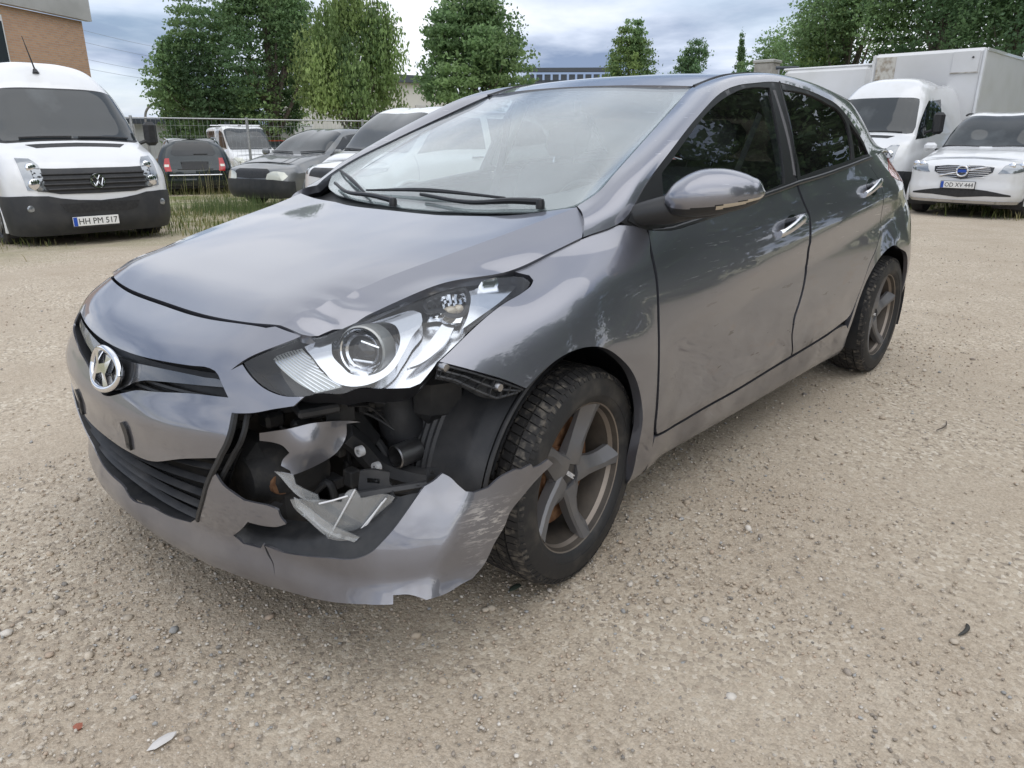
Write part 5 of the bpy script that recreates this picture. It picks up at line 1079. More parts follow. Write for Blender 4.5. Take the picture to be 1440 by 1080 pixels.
for pts in ([(-.028, .062), (.0, .012), (.028, .062)], [(-.062, .030), (-.030, -.058), (.0, -.005), (.030, -.058), (.062, .030)]): MB().tube([cv+ea*a+eb*b+nn*.004 for a, b in poly(pts, .01)], .0075, 6).build('badge_letter', M['chrome'], em_)
pv = net([0.], [.16], .03)[0]; number_plate(van, (pv+[.005, -.10, 0], (0, 1, 0), (0, 0, 1)), 'HH PM 517', .50, .105)
screen_wipers(van, net, [((.05, 1.235), (.62, 1.245), 1), ((.02, 1.24), (.55, 1.25), -1)])
mirrors(van, (.02, 1.02, 1.32), (.12, .16, .30), M['black'])
for s_ in (1, -1): hp('side_window', net, [(1.30, 1.22), (1.18, 1.30), (1.35, 1.62), (1.55, 1.72), (2.05, 1.72), (2.05, 1.22)], VM['glass'], van, sides=(s_,))
p = net([.10], [2.10], 0.)[0]*[1, -1, 1]; an = MB().tube([p, p+[-.02, 0, .05]], [.04, .02], 10).build('aerial_base', M['black'], van); MB().tube([p+[-.02, 0, .05], p+[-.06, -.06, .42]], [.010, .004], 6).build('aerial', M['black'], an)
# ---- white sport utility vehicle at the right edge
net, suv = root_at('suv', 'sport_utility_vehicle', 'white sport utility vehicle with black grille in front of the box truck', 'car')
hull_body(net, VM['white'], suv, [(0, .34, .43), (-2.77, .34, .43)])
for x in (0, -2.77):
    for s_ in (1, -1): simple_wheel(suv, (x, .80*s_, .36), .36, .23, s_, .23)
glaze(net, suv); door_lines(net, suv); handles(net, suv, m_=VM['white'])
for s_ in (1, -1):
    uv = Q['suv_lamp']; l_ = panel('headlamp', net, uv, VM['lamp'], suv, (), .04, .008, .03, s_ < 0)
    for f in (.35, .68): p = net([uv[:, 0].min()+(uv[:, 0].max()-uv[:, 0].min())*f], [uv[:, 1].mean()+.02], .010)[0]*[1, s_, 1]; MB().lathe([(0, .012), (.035, .01), (.055, -.005)], 18, p, 'x').build('lamp_projector', M['chrome'], l_)
gr = spanning(net, Q['suv_grille'], M['gloss'], 'grille', suv, .008)
for vv in np.linspace(.49, .66, 6):
    q = np.linspace(0, .33-.5*abs(vv-.60), 14); P_ = net(q, np.full(14, vv), .014); P_ = np.vstack([(P_*[1, -1, 1])[::-1], P_[1:]]); MB().tube(P_, .0045, 5).build('grille_slat', M['satin'], gr)
a_ = net([.27], [.66], .02)[0]; b_ = net([.27], [.50], .02)[0]*[1, -1, 1]; MB().tube([a_, (a_+b_)/2+[.01, 0, 0], b_], .012, 6).build('grille_strap', M['chrome'], gr)
cv = net([0.], [.58], .035)[0]; em_ = MB().tube([cv+np.array([0, .085*math.cos(q), .085*math.sin(q)]) for q in t], .016, 8, False).build('badge_ring', M['chrome'], suv); MB().box(cv, (.012, .13, .045), None, .003).build('badge_bar', VM['blue'], em_); MB().tube([cv+[0, .06, .06], cv+[0, .10, .10]], .014, 6).build('badge_arrow', M['chrome'], em_)
spanning(net, Q['suv_intake'], M['black'], 'lower_intake', suv, .008)
pv = net([0.], [.33], .03)[0]; number_plate(suv, (pv+[0, -.03, 0], (0, 1, 0), (0, 0, 1)), 'OD XV 444', .52, .11)
spanning(net, [(0, .0), (.9, .0), (.9, .06), (0, .06)], M['satin'], 'skid_plate', suv, .008)
mirrors(suv, (-.62, 1.0, 1.16), (.14, .22, .15), VM['white'])
screen_wipers(suv, net, [((1.70, 1.62), (1.75, 1.10), 1), ((1.70, 1.60), (1.74, 1.15), -1)])
for s_ in (1, -1): p = idx(net, [(c, 7.05) for c in np.linspace(8.1, 10.6, 30)]); MB().tube(net(p[:, 0], p[:, 1], .035)*[1, s_, 1], .018, 6).build('roof_rail', M['black'], suv)
# ---- grey car with its grille missing
net, sed = root_at('sedan', 'grey_car', 'dusty grey car with missing front grille parked past the fence post', 'car')
hull_body(net, VM['grey'], sed, [(0, .31, .38), (-2.62, .31, .38)])
for x in (0, -2.62):
    for s_ in (1, -1): simple_wheel(sed, (x, .77*s_, .31), .31, .2, s_, .19)
glaze(net, sed); door_lines(net, sed); handles(net, sed); hp('headlamp', net, Q['sedan_lamp'], VM['clear'], sed, .010)
spanning(net, idx(net, [(0, 4.35), (1.0, 4.3), (1.25, 3.9), (1.3, 2.9), (0, 2.75)]), M['black'], 'open_grille', sed, .004)
spanning(net, idx(net, [(0, 2.7), (1.6, 2.65), (2.4, 2.5), (3.2, 2.4), (3.3, .4), (2, .05), (0, .05)]), VM['bumper'], 'front_bumper', sed, .03, .06, .05)
screen_wipers(sed, net, [((1.66, 1.40), (1.75, .95), 1), ((1.66, 1.44), (1.70, 1.05), -1)]); mirrors(sed, (-.55, .98, 1.02), (.12, .18, .13), VM['grey'])
for vv in (1.2, 1.32): q = np.linspace(.9, 1.55, 14); MB().tube(net(q, np.full(14, vv-.05), .002), .006, 4).build('hood_crease', VM['grey'], sed)
# ---- white car beside the hatchback
net, wh = root_at('white', 'white_car', 'white car with black roof rails parked just behind the grey hatchback', 'car')
hull_body(net, VM['white'], wh, [(0, .32, .38), (-2.4, .32, .38)])
for x in (0, -2.4):
    for s_ in (1, -1): simple_wheel(wh, (x, .77*s_, .32), .32, .2, s_, .19)
glaze(net, wh); door_lines(net, wh, (6.3, 8.97, 10.3)); handles(net, wh, (8.55, 10.1)); hp('headlamp', net, idx(net, [(1.6, 3.7), (1.7, 4.5), (2.6, 4.8), (3.3, 4.85), (3.2, 4.2), (2.4, 3.8)]), VM['lamp'], wh, .008)
spanning(net, idx(net, [(0, 4.5), (1.3, 4.4), (1.4, 3.6), (0, 3.5)]), M['black'], 'grille', wh); spanning(net, idx(net, [(0, 2.2), (1.8, 2.2), (1.9, 1.2), (0, 1.1)]), M['black'], 'lower_intake', wh)
screen_wipers(wh, net, [((1.18, 1.50), (1.24, 1.02), 1), ((1.18, 1.48), (1.22, 1.10), -1)])
for s_ in (1, -1): p = idx(net, [(c, 7.0) for c in np.linspace(7.9, 10.6, 30)]); MB().tube(net(p[:, 0], p[:, 1], .03)*[1, s_, 1], .018, 6).build('roof_rail', M['black'], wh)
hp('tail_light', net, idx(net, [(10.9, 3.4), (10.9, 5.0), (12.1, 5.0), (12.1, 3.4)]), M['red'], wh)
# ---- dark estate seen from behind
net, est = root_at('estate', 'estate_car', 'dark green estate car seen from behind with red tail lights', 'car')
hull_body(net, VM['dark'], est, [(0, .31, .38), (-2.65, .31, .38)])
for x in (0, -2.65):
    for s_ in (1, -1): simple_wheel(est, (x, .77*s_, .31), .31, .2, s_, .19)
glaze(net, est, False); door_lines(net, est)
def tail_half(uv): q = np.array(uv, float); return q
um = net.U[-1]
def tail_span(uv, m_, name, off=.006):
    q = np.array(uv, float); 
    P, T, bd = trim(np.vstack([q]), (), .05); A = net(P[:, 0], P[:, 1], off); B = net(P[:, 0], P[:, 1], off-.02); d = np.cross(A[T[0][1]]-A[T[0][0]], A[T[0][2]]-A[T[0][0]])
    if d@(A-B)[T[0][0]] < 0: T = T[:, ::-1]
    n = len(A); return mk(name, np.vstack([A, A*[1, -1, 1]]), [tuple(t_) for t_ in T]+[(t_[2]+n, t_[1]+n, t_[0]+n) for t_ in T], m_, est)
w_ = Q['estate_window'].copy(); w_[0, 0] = w_[-1, 0] = um; tail_span(w_, VM['glass'], 'rear_window'); r_ = Q['estate_recess'].copy(); r_[0, 0] = r_[-1, 0] = um; tail_span(r_, M['black'], 'plate_recess')
for s_ in (1, -1):
    l_ = panel('tail_light', net, Q['estate_lamp'], M['red'], est, (), .04, .010, .02, s_ < 0); c = Q['estate_lamp'].mean(0); panel('reversing_lamp', net, [(c[0]-.045, c[1]-.03), (c[0]+.045, c[1]-.03), (c[0]+.045, c[1]+.03), (c[0]-.045, c[1]+.03)], VM['clear'], l_, (), .03, .014, .006, s_ < 0)
q = np.linspace(4.85, um, 14); P_ = net(q, np.full(14, .30), .012); P_ = np.vstack([P_, (P_*[1, -1, 1])[::-1][1:]]); MB().tube(P_, .016, 6).build('chrome_strip', M['satin'], est)
P_ = net(q, np.full(14, .43), .01); P_ = np.vstack([P_[4:], (P_*[1, -1, 1])[::-1][1:-4]]); MB().tube(P_, .010, 6).build('recess_lip', M['trim'], est)
for s_ in (1, -1): p = idx(net, [(c, 7.05) for c in np.linspace(8.1, 10.7, 30)]); MB().tube(net(p[:, 0], p[:, 1], .035)*[1, s_, 1], .018, 6).build('roof_rail', M['satin'], est)
q = np.linspace(5.05, um, 8); MB().tube(net(q, np.full(8, .745), .02)*[1, -1, 1], .010, 6).build('wiper', M['black'], est)
for y in (-.35, .35): MB().box((-2.35, y, 1.12), (.08, .26, .14), None, .03).build('headrest', M['seat'], est)
# ---- box truck on the right: van cab in front of a tall white box
net, trk = root_at('truck', 'box_truck', 'white box truck with stained board on its box behind the white sport utility vehicle', 'truck')
hull_body(net, VM['white'], trk, [(0, .33, .42), (-3.9, .33, .40)], nu=120, nv=80)
for x in (0, -3.9):
    for s_ in (1, -1): simple_wheel(trk, (x, .86*s_, .35), .35, .23, s_, .20)
kv = 1.02/.93; kz = 1.02/.88; sv = lambda q: np.stack([np.interp(q[:, 0], HULL['van'][0].U, net.U), np.interp(q[:, 1], HULL['van'][0].V, net.V)], 1)
spanning(net, sv(sc), VM['screen'], 'windscreen', trk, .006); spanning(net, sv(Q['van_vent']), M['black'], 'air_vent', trk); spanning(net, sv(Q['van_grille']), M['black'], 'grille', trk, .008)
spanning(net, np.vstack([sv(bl), [(1.18, .50), (1.20, .40), (1.15, .02), (.8, 0.), (0, 0.)]]), VM['bumper'], 'front_bumper', trk, .012, .05, .04)
for s_ in (1, -1):
    l_ = panel('headlamp', net, sv(Q['van_lamp_r']), VM['lamp'], trk, (), .04, .010, .03, s_ < 0); c = sv(Q['van_lamp_r']).mean(0); p = net([c[0]], [c[1]], .012)[0]*[1, s_, 1]; MB().lathe([(0, .012), (.05, .008), (.08, -.02)], 18, p, 'x').build('lamp_reflector', M['chrome'], l_)
    hp('side_window', net, Q['truck_window'], VM['glass'], trk, sides=(s_,))
mirrors(trk, (-.05, 1.20, 1.62), (.14, .20, .40), M['black']); screen_wipers(trk, net, [((.05, 1.40), (.66, 1.42), 1), ((.02, 1.40), (.6, 1.42), -1)])
bx_ = MB().box((-4.95, 0, 2.02), (4.8, 2.30, 2.30), None, .07).build('cargo_box', VM['pale'], trk, angle=25)
for z_ in (3.13, .92):
    for s_ in (1, -1): MB().box((-4.95, s_*1.152, z_), (4.7, .02, .07), None, .008).build('box_trim', VM['white'], bx_)
for y, w, z, h, mt in ((-.86, .42, 2.86, .46, 'stain'), (.78, .52, 2.90, .42, 'pale')):
    b_ = MB().box((-2.538, y, z), (.02, w, h), None, .004).build('patch_board', VM[mt], bx_)
    MB().box((-2.530, y, z-h/2-.008), (.03, w+.02, .014)).build('board_edge', VM['stain'], b_)
MB().tube([(-2.52, .92, 2.98), (-2.50, .92, 2.98)], .02, 10).build('bolt', M['black'], bx_)
for s_ in (1, -1): MB().tube([(-2.53, s_*1.13, .9), (-2.53, s_*1.13, 3.14)], .035, 8).build('corner_post', VM['white'], bx_)
# ---- second box truck behind
t2 = thing('box_truck', 'white box truck with rounded roof corner, left of the one with the stained board', 'truck', (-19.4, -5.97, float(gz(-19.4, -5.97))), math.radians(-3), CARS_G)
b2 = MB().box((-2.6, 0, 2.05), (5.0, 2.36, 2.35), None, .13).build('cargo_box', VM['pale'], t2, angle=25); MB().box((-2.6, 0, 3.20), (4.9, 2.40, .05), None, .02).build('roof_cap', VM['white'], b2)
MB().box((.85, 0, 1.45), (1.7, 2.1, 1.75), None, .25).build('cab', VM['white'], t2, angle=40)
for s_ in (1, -1): simple_wheel(t2, (.7, .85*s_, .42), .42, .26, s_, .24); simple_wheel(t2, (-3.6, .85*s_, .42), .42, .26, s_, .24)
MB().box((1.62, 0, 1.75), (.12, 1.8, .75), None, .04).build('windscreen', VM['glass'], t2)
# ---- small white van behind the fence, red car beyond, and a white car at the left edge
def plain_car(name, label, cat, pos, deg, paint, kw, rails=None):
    net = car_hull(**kw); r = thing(name, label, cat, (pos[0], pos[1], float(gz(*pos))), math.radians(deg), CARS_G); hull_body(net, VM[paint], r, [(0, .31, .38), (kw['xre']+.45, .31, .38)], nu=90, nv=44)
    for x in (0, kw['xre']+.45):
        for s_ in (1, -1): simple_wheel(r, (x, .77*s_, .31), .31, .2, s_, .19)
    glaze(net, r); hp('headlamp', net, idx(net, [(1.5, 3.4), (1.7, 4.3), (2.8, 4.7), (3.2, 4.3), (2.4, 3.5)]), VM['clear'], r, .008); door_lines(net, r, (6.4, 8.97))
    spanning(net, idx(net, [(0, 2.6), (1.8, 2.6), (1.9, .6), (0, .6)]), M['black'], 'lower_intake', r); return net, r
net, sv_ = plain_car('small_van', 'small white delivery van with ladder rack behind the wire fence', 'van', (-11.9, -22.3), 78., 'white', dict(xf=.72, xc=-.15, xh=-.85, xre=-3.1, xt=-3.3, w=.88, zhood=.92, zcowl=1.10, zroof=1.82, belt=1.08, beltr=1.10, roofw=.70, nose_z=.88))
for x in (-1.3, -2.4): MB().tube([(x, -.72, 1.90), (x, .72, 1.90)], .02, 6).build('roof_bar', M['satin'], sv_); MB().box((x, 0, 1.86), (.08, .1, .09)).build('bar_foot', M['black'], sv_)
plain_car('red_car', 'red car just showing between the small white van and the grey car', 'car', (-15.3, -26.0), 75., 'red', dict(xf=.82, xc=-.38, xh=-1.1, xre=-2.9, xt=-3.2, w=.86))
plain_car('white_car', 'white car cut off by the left edge of the picture beside the van', 'car', (.98, -9.6), 92., 'white', dict(xf=.82, xc=-.38, xh=-1.1, xre=-2.9, xt=-3.2, w=.86))
# ---------------------------------------------------------------- ground: gravel yard falling away gently, grass strip by the fence
def nodes_of(name):
    m = bpy.data.materials.new(name); m.use_nodes = True; nt = m.node_tree; return m, nt.nodes, nt.links, nt.nodes['Principled BSDF']
def gravel_mat():
    m, N_, l, b = nodes_of('gravel_ground'); tc = N_.new('ShaderNodeTexCoord'); ob = tc.outputs['Object']
    def nz(s_, d_, r_=.55):
        n = N_.new('ShaderNodeTexNoise'); n.inputs['Scale'].default_value = s_; n.inputs['Detail'].default_value = d_; n.inputs['Roughness'].default_value = r_; l.new(ob, n.inputs['Vector']); return n.outputs['Fac']
    def ramp(x, st):
        r = N_.new('ShaderNodeValToRGB'); l.new(x, r.inputs[0]); cr = r.color_ramp
        cr.elements[0].position = st[0][0]; cr.elements[0].color = (*st[0][1], 1); cr.elements[1].position = st[-1][0]; cr.elements[1].color = (*st[-1][1], 1)
        for p, c in st[1:-1]: e = cr.elements.new(p); e.color = (*c, 1)
        return r.outputs[0]
    def mixc(f, a, c, t_='MIX'):
        r = N_.new('ShaderNodeMixRGB'); r.blend_type = t_
        if isinstance(f, float): r.inputs[0].default_value = f
        else: l.new(f, r.inputs[0])
        l.new(a, r.inputs[1]); l.new(c, r.inputs[2]); return r.outputs[0]
    def vor(s_, feat='F1'):
        v = N_.new('ShaderNodeTexVoronoi'); v.feature = feat; v.inputs['Scale'].default_value = s_; l.new(ob, v.inputs['Vector']); return v
    base = ramp(nz(.55, 7), [(.30, (.32, .272, .215)), (.5, (.39, .34, .275)), (.72, (.46, .42, .355))])
    base = mixc(.5, base, ramp(nz(4., 9, .65), [(.32, (.24, .20, .16)), (.52, (.345, .30, .25)), (.70, (.44, .41, .36))]))
    v1 = vor(85.); v2 = vor(190.); v3 = vor(38.)
    st1 = ramp(v1.outputs['Color'], [(.05, (.16, .145, .13)), (.35, (.37, .325, .27)), (.7, (.45, .41, .345)), (.95, (.64, .62, .57))])
    st2 = ramp(v2.outputs['Color'], [(.05, (.18, .16, .14)), (.5, (.36, .315, .26)), (.95, (.55, .51, .45))])
    c = mixc(.45, base, st2); k = ramp(nz(1.3, 6, .6), [(.40, (.12, .12, .12)), (.62, (.8, .8, .8))]); c = mixc(k, c, st1)
    # grass and moss showing through further off, by the vans and the fence
    sp = N_.new('ShaderNodeSeparateXYZ'); l.new(ob, sp.inputs[0])
    def rng(x, a, b_, lo=0., hi=1.):
        r = N_.new('ShaderNodeMapRange'); r.inputs[1].default_value = a; r.inputs[2].default_value = b_; r.inputs[3].default_value = lo; r.inputs[4].default_value = hi; l.new(x, r.inputs[0]); return r.outputs[0]
    def mul(x, y): r = N_.new('ShaderNodeMath'); r.operation = 'MULTIPLY'; l.new(x, r.inputs[0]); l.new(y, r.inputs[1]); return r.outputs[0]
    def mx(x, y): r = N_.new('ShaderNodeMath'); r.operation = 'MAXIMUM'; l.new(x, r.inputs[0]); l.new(y, r.inputs[1]); return r.outputs[0]
    gm = mul(mx(rng(sp.outputs[1], -6.2, -9.5), rng(sp.outputs[0], -13.2, -15.)), rng(nz(.9, 8, .65), .38, .60))
    gc = ramp(nz(6., 6), [(.3, (.10, .13, .045)), (.55, (.20, .22, .085)), (.75, (.34, .31, .16))]); wt = N_.new('ShaderNodeRGB'); wt.outputs[0].default_value = (1.22, 1.165, 1.085, 1); c = mixc(1., c, wt.outputs[0], 'MULTIPLY'); c = mixc(gm, c, gc)
    l.new(c, b.inputs['Base Color']); b.inputs['Roughness'].default_value = .92; b.inputs['Specular IOR Level'].default_value = .25
    # relief: stones of two sizes and grit
    def madd(x, y, kx, ky):
        a = N_.new('ShaderNodeMath'); a.operation = 'MULTIPLY'; l.new(x, a.inputs[0]); a.inputs[1].default_value = kx; c2 = N_.new('ShaderNodeMath'); c2.operation = 'MULTIPLY_ADD'; l.new(y, c2.inputs[0]); c2.inputs[1].default_value = ky; l.new(a.outputs[0], c2.inputs[2]); return c2.outputs[0]
    h = madd(v1.outputs['Distance'], v2.outputs['Distance'], -.9, -.5); h = madd(h, nz(300., 3), 1., .35); h = madd(h, nz(14., 5), 1., .8)
    bp = N_.new('ShaderNodeBump'); bp.inputs['Strength'].default_value = .6; bp.inputs['Distance'].default_value = .006; l.new(h, bp.inputs['Height']); l.new(bp.outputs[0], b.inputs['Normal'])
    return m
def axis_pts(c, near, far, n): 
    t_ = np.linspace(-1, 1, n); return c+np.sign(t_)*(near*np.abs(t_)+(far-near)*np.abs(t_)**4)
gx, gy = axis_pts(-2, 16, 700, 121), axis_pts(-4, 16, 700, 121)
def bumps(x, y): return gz(x, y)+.006*np.sin(x*2.1+.6*np.sin(y*1.7))*np.sin(y*1.9+1.)+.004*np.sin(x*5.3+y*3.1)
GX, GY = np.meshgrid(gx, gy, indexing='ij'); V = np.stack([GX.ravel(), GY.ravel(), bumps(GX, GY).ravel()-.004], 1)
ground = mk('ground', V, grid_faces(121, 121), gravel_mat(), None); ground['kind'] = 'structure'
# loose stones, one mass: real pebbles lying in the gravel
def rock_template(seed):
    r = np.random.default_rng(seed); g_ = (1+5**.5)/2; v = np.array([(-1, g_, 0), (1, g_, 0), (-1, -g_, 0), (1, -g_, 0), (0, -1, g_), (0, 1, g_), (0, -1, -g_), (0, 1, -g_), (g_, 0, -1), (g_, 0, 1), (-g_, 0, -1), (-g_, 0, 1)])/1.9
    f = [(0, 11, 5), (0, 5, 1), (0, 1, 7), (0, 7, 10), (0, 10, 11), (1, 5, 9), (5, 11, 4), (11, 10, 2), (10, 7, 6), (7, 1, 8), (3, 9, 4), (3, 4, 2), (3, 2, 6), (3, 6, 8), (3, 8, 9), (4, 9, 5), (2, 4, 11), (6, 2, 10), (8, 6, 7), (9, 8, 1)]
    return v*(1+r.normal(0, .16, (12, 1)))*[1, r.uniform(.6, .95), r.uniform(.4, .7)], np.array(f)
def scatter_mesh(name, pos, size, rot, cols, mat_, temps, kind='stuff', parent=None):
    VV = []; FF = []; CC = []; base = 0; n = len(pos); which = RNG.integers(0, len(temps), n)
    for k, (tv, tf) in enumerate(temps):
        m = which == k; q = pos[m]
        if not len(q): continue
        c, s_ = np.cos(rot[m]), np.sin(rot[m]); x = tv[None, :, 0]*c[:, None]-tv[None, :, 1]*s_[:, None]; y = tv[None, :, 0]*s_[:, None]+tv[None, :, 1]*c[:, None]; z = np.broadcast_to(tv[None, :, 2], x.shape)
        P = np.stack([x, y, z], 2)*size[m][:, None, None]+q[:, None, :]; VV.append(P.reshape(-1, 3)); FF.append((tf[None]+(np.arange(len(q))*len(tv))[:, None, None]+base).reshape(-1, tf.shape[1])); CC.append(np.repeat(cols[m], len(tf)*tf.shape[1], 0)); base += len(q)*len(tv)
    V = np.vstack(VV); F = np.vstack(FF); C_ = np.vstack(CC); return big_mesh(name, V, F, C_, mat_, kind, parent)
def big_mesh(name, V, F, C_, mat_, kind=None, parent=None, smooth=False):
    k = F.shape[1]; me = bpy.data.meshes.new(name); me.vertices.add(len(V)); me.vertices.foreach_set('co', V.astype(np.float32).ravel()); me.loops.add(F.size); me.loops.foreach_set('vertex_index', F.astype(np.int32).ravel())
    me.polygons.add(len(F)); me.polygons.foreach_set('loop_start', np.arange(0, F.size, k, dtype=np.int32)); 
    if C_ is not None:
        at = me.color_attributes.new('tint', 'FLOAT_COLOR', 'CORNER'); at.data.foreach_set('color', np.hstack([C_, np.ones((len(C_), 1))]).astype(np.float32).ravel())
    me.update(calc_edges=True); me.validate(); me.materials.append(mat_); o = bpy.data.objects.new(name, me); COL.objects.link(o)
    if smooth: me.polygons.foreach_set('use_smooth', [True]*len(me.polygons))
    if kind: o['kind'] = kind
    if parent is not None: o.parent = parent
    return o
def tint_mat(name, rough=.85, trans=0., bump=None):
    m, N_, l, b = nodes_of(name); a = N_.new('ShaderNodeAttribute'); a.attribute_name = 'tint'; l.new(a.outputs['Color'], b.inputs['Base Color']); b.inputs['Roughness'].default_value = rough; b.inputs['Specular IOR Level'].default_value = .3
    if trans:
        tr = N_.new('ShaderNodeBsdfTranslucent'); l.new(a.outputs['Color'], tr.inputs[0]); mx_ = N_.new('ShaderNodeMixShader'); mx_.inputs[0].default_value = trans; l.new(b.outputs[0], mx_.inputs[1]); l.new(tr.outputs[0], mx_.inputs[2]); l.new(mx_.outputs[0], N_['Material Output'].inputs[0])
    return m
STONE = tint_mat('pebble_stone', .9); RT = [rock_template(i) for i in range(6)]
pal = np.array([(.42, .365, .30), (.46, .415, .355), (.50, .47, .43), (.30, .27, .24), (.24, .23, .22), (.58, .56, .53), (.40, .33, .27), (.33, .34, .35)])
def stones(n, x0, x1, y0, y1, smin, smax, pw=2.6):
    x = RNG.uniform(x0, x1, n); y = RNG.uniform(y0, y1, n); cl = np.sin(x*2.3+1.1*np.sin(y*1.3))+np.sin(y*2.9+.8*np.sin(x*2.1)); keep = RNG.uniform(-2.2, 1.6, n) < cl; x, y = x[keep], y[keep]; n = len(x)
    s_ = smin+(smax-smin)*RNG.uniform(0, 1, n)**pw; c = pal[RNG.choice(len(pal), n, p=[.24, .22, .12, .14, .07, .05, .10, .06])]*RNG.uniform(.82, 1.12, (n, 1))*[1.12, 1.08, 1.02]; z = bumps(x, y)+s_*.08
    return np.stack([x, y, z], 1), s_, RNG.uniform(0, 6.28, n), c
parts_ = [stones(56000, -1.2, 2.3, -1.2, 2.6, .0015, .0062), stones(36000, -4.5, 2.4, -.5, 4.5, .0022, .007), stones(7000, -9, 1.5, -5.5, 3.5, .004, .010, 3.), stones(1500, -3.5, 2.2, -1., 3.6, .006, .017, 3.)]
gs = scatter_mesh('gravel_stones', *[np.concatenate([q[i] for q in parts_]) for i in range(4)], STONE, RT)
tag(gs, 'loose grey and tan pebbles scattered over the gravel yard', 'gravel')
# a few bits lying about
def lone(name, label, cat, loc, V, F, m_): o = mk(name, np.array(V), F, m_, None, True, None, 40); o.location = loc; tag(o, label, cat); return o
BARK = mat('bark', (.10, .085, .07), .9, bump=(30, .6, .02), var=(12, (.16, .14, .12), .4, .7))
b_ = MB().tube(curve([(-.032, 0, .003), (-.012, .006, .006), (.012, .004, .006), (.034, -.005, .003)], 12), [.002, .004, .005, .0055, .0055, .0055, .005, .005, .0045, .004, .003, .0015], 8); lone('stick', 'short dark stick lying on the gravel at the right', 'stick', (-.482, 1.761, .002), b_.V, b_.F, mat('wet_bark', (.05, .05, .045), .7))
b_ = MB().tube(curve([(-.07, 0, .003), (0, .012, .006), (.07, -.006, .003)], 10), .0025, 6); lone('twig', 'thin bent twig on the gravel near the right edge', 'twig', (-2.013, 1.356, .0), b_.V, b_.F, BARK)
tv, tf = rock_template(31); lone('stone', 'pale flat stone on the gravel near the bottom left', 'stone', (1.084, .594, .006), tv*.020*[1.6, .8, .5], tf.tolist(), mat('pale_stone', (.62, .60, .58), .8))
tv, tf = rock_template(32); lone('stone', 'reddish brick fragment on the gravel at bottom left', 'stone', (1.19, .42, .006), tv*.012, tf.tolist(), mat('brick_bit', (.32, .12, .08), .9))
tv, tf = rock_template(33); lone('broken_plastic', 'dark greenish fragment on the gravel below the front wheel', 'fragment', (.167, .775, .006), tv*.022*[1.2, .8, .3], tf.tolist(), mat('green_glass_bit', (.06, .075, .06), .2))
# ---------------------------------------------------------------- grass and weeds
GRASS = tint_mat('grass_blade', .7, .35)
def blades(name, label, spots, h0, h1, w, cols, seed, lean=.5):
    """spots: arrays x, y of blade feet"""
    r = np.random.default_rng(seed); x, y = spots; n = len(x); z = bumps(x, y)-.005; h = r.uniform(h0, h1, n); a = r.uniform(0, 6.28, n); ln = r.uniform(0, lean, n)*h; b_ = r.uniform(0, 6.28, n)
    dx, dy = np.cos(a)*w*h, np.sin(a)*w*h; tx, ty = np.cos(b_)*ln, np.sin(b_)*ln; P = np.zeros((n, 5, 3)); o = np.stack([x, y, z], 1)
    P[:, 0] = o-np.stack([dx, dy, 0*dx], 1); P[:, 1] = o+np.stack([dx, dy, 0*dx], 1); mid = o+np.stack([tx*.35, ty*.35, h*.6], 1); P[:, 2] = mid+np.stack([dx*.8, dy*.8, 0*dx], 1); P[:, 3] = mid-np.stack([dx*.8, dy*.8, 0*dx], 1); P[:, 4] = o+np.stack([tx, ty, h], 1)
    F = np.concatenate([np.array([[0, 1, 2], [0, 2, 3], [3, 2, 4]])[None]+(np.arange(n)*5)[:, None, None]]).reshape(-1, 3); c = np.array(cols)[r.integers(0, len(cols), n)]*r.uniform(.75, 1.2, (n, 1)); C_ = np.repeat(c, 9, 0)
    o = big_mesh(name, P.reshape(-1, 3), F, C_, GRASS, 'stuff'); return tag(o, label, 'grass')
r_ = np.random.default_rng(5)
def patchy(n, x0, x1, y0, y1, thr, seed):
    r = np.random.default_rng(seed); x = r.uniform(x0, x1, n); y = r.uniform(y0, y1, n); f = np.sin(x*1.7+seed)+np.sin(y*2.1+.5*seed)+np.sin((x+y)*3.3)*.6+r.normal(0, .5, n); k = f > thr; return x[k], y[k]
GC = [(.11, .15, .04), (.16, .20, .06), (.22, .23, .09), (.33, .30, .15), (.08, .12, .035)]; DRY = [(.36, .32, .17), (.28, .27, .12), (.18, .20, .07)]
blades('yard_grass', 'sparse short grass on the gravel around the panel van', patchy(9000, -4.2, 1.5, -13, -6.6, .2, 1), .03, .12, .06, GC+DRY, 11)
blades('verge_grass', 'rough yellow green grass between the van and the dark estate car', patchy(26000, -12, -3.0, -22, -9.4, -.3, 2), .03, .12, .05, GC+DRY, 12)
blades('verge_grass', 'grass strip under the white sport utility vehicle and box truck', patchy(9000, -19, -13.2, -6, 3.0, -.4, 3), .05, .20, .05, GC, 13)
x = r_.normal(-5.0, .40, 1500); y = r_.normal(-10.9, .55, 1500); blades('tall_weeds', 'tall green weeds in front of the grey car with missing grille', (x, y), .10, .34, .012, [(.13, .18, .07), (.17, .21, .09), (.10, .15, .06)], 14, .35)
x = r_.normal(-8.6, 1.2, 700); y = r_.normal(-17.4, 1.0, 700); blades('tall_weeds', 'thin dry grass stalks behind the dark estate car', (x, y), .3, .95, .008, DRY, 15, .4)
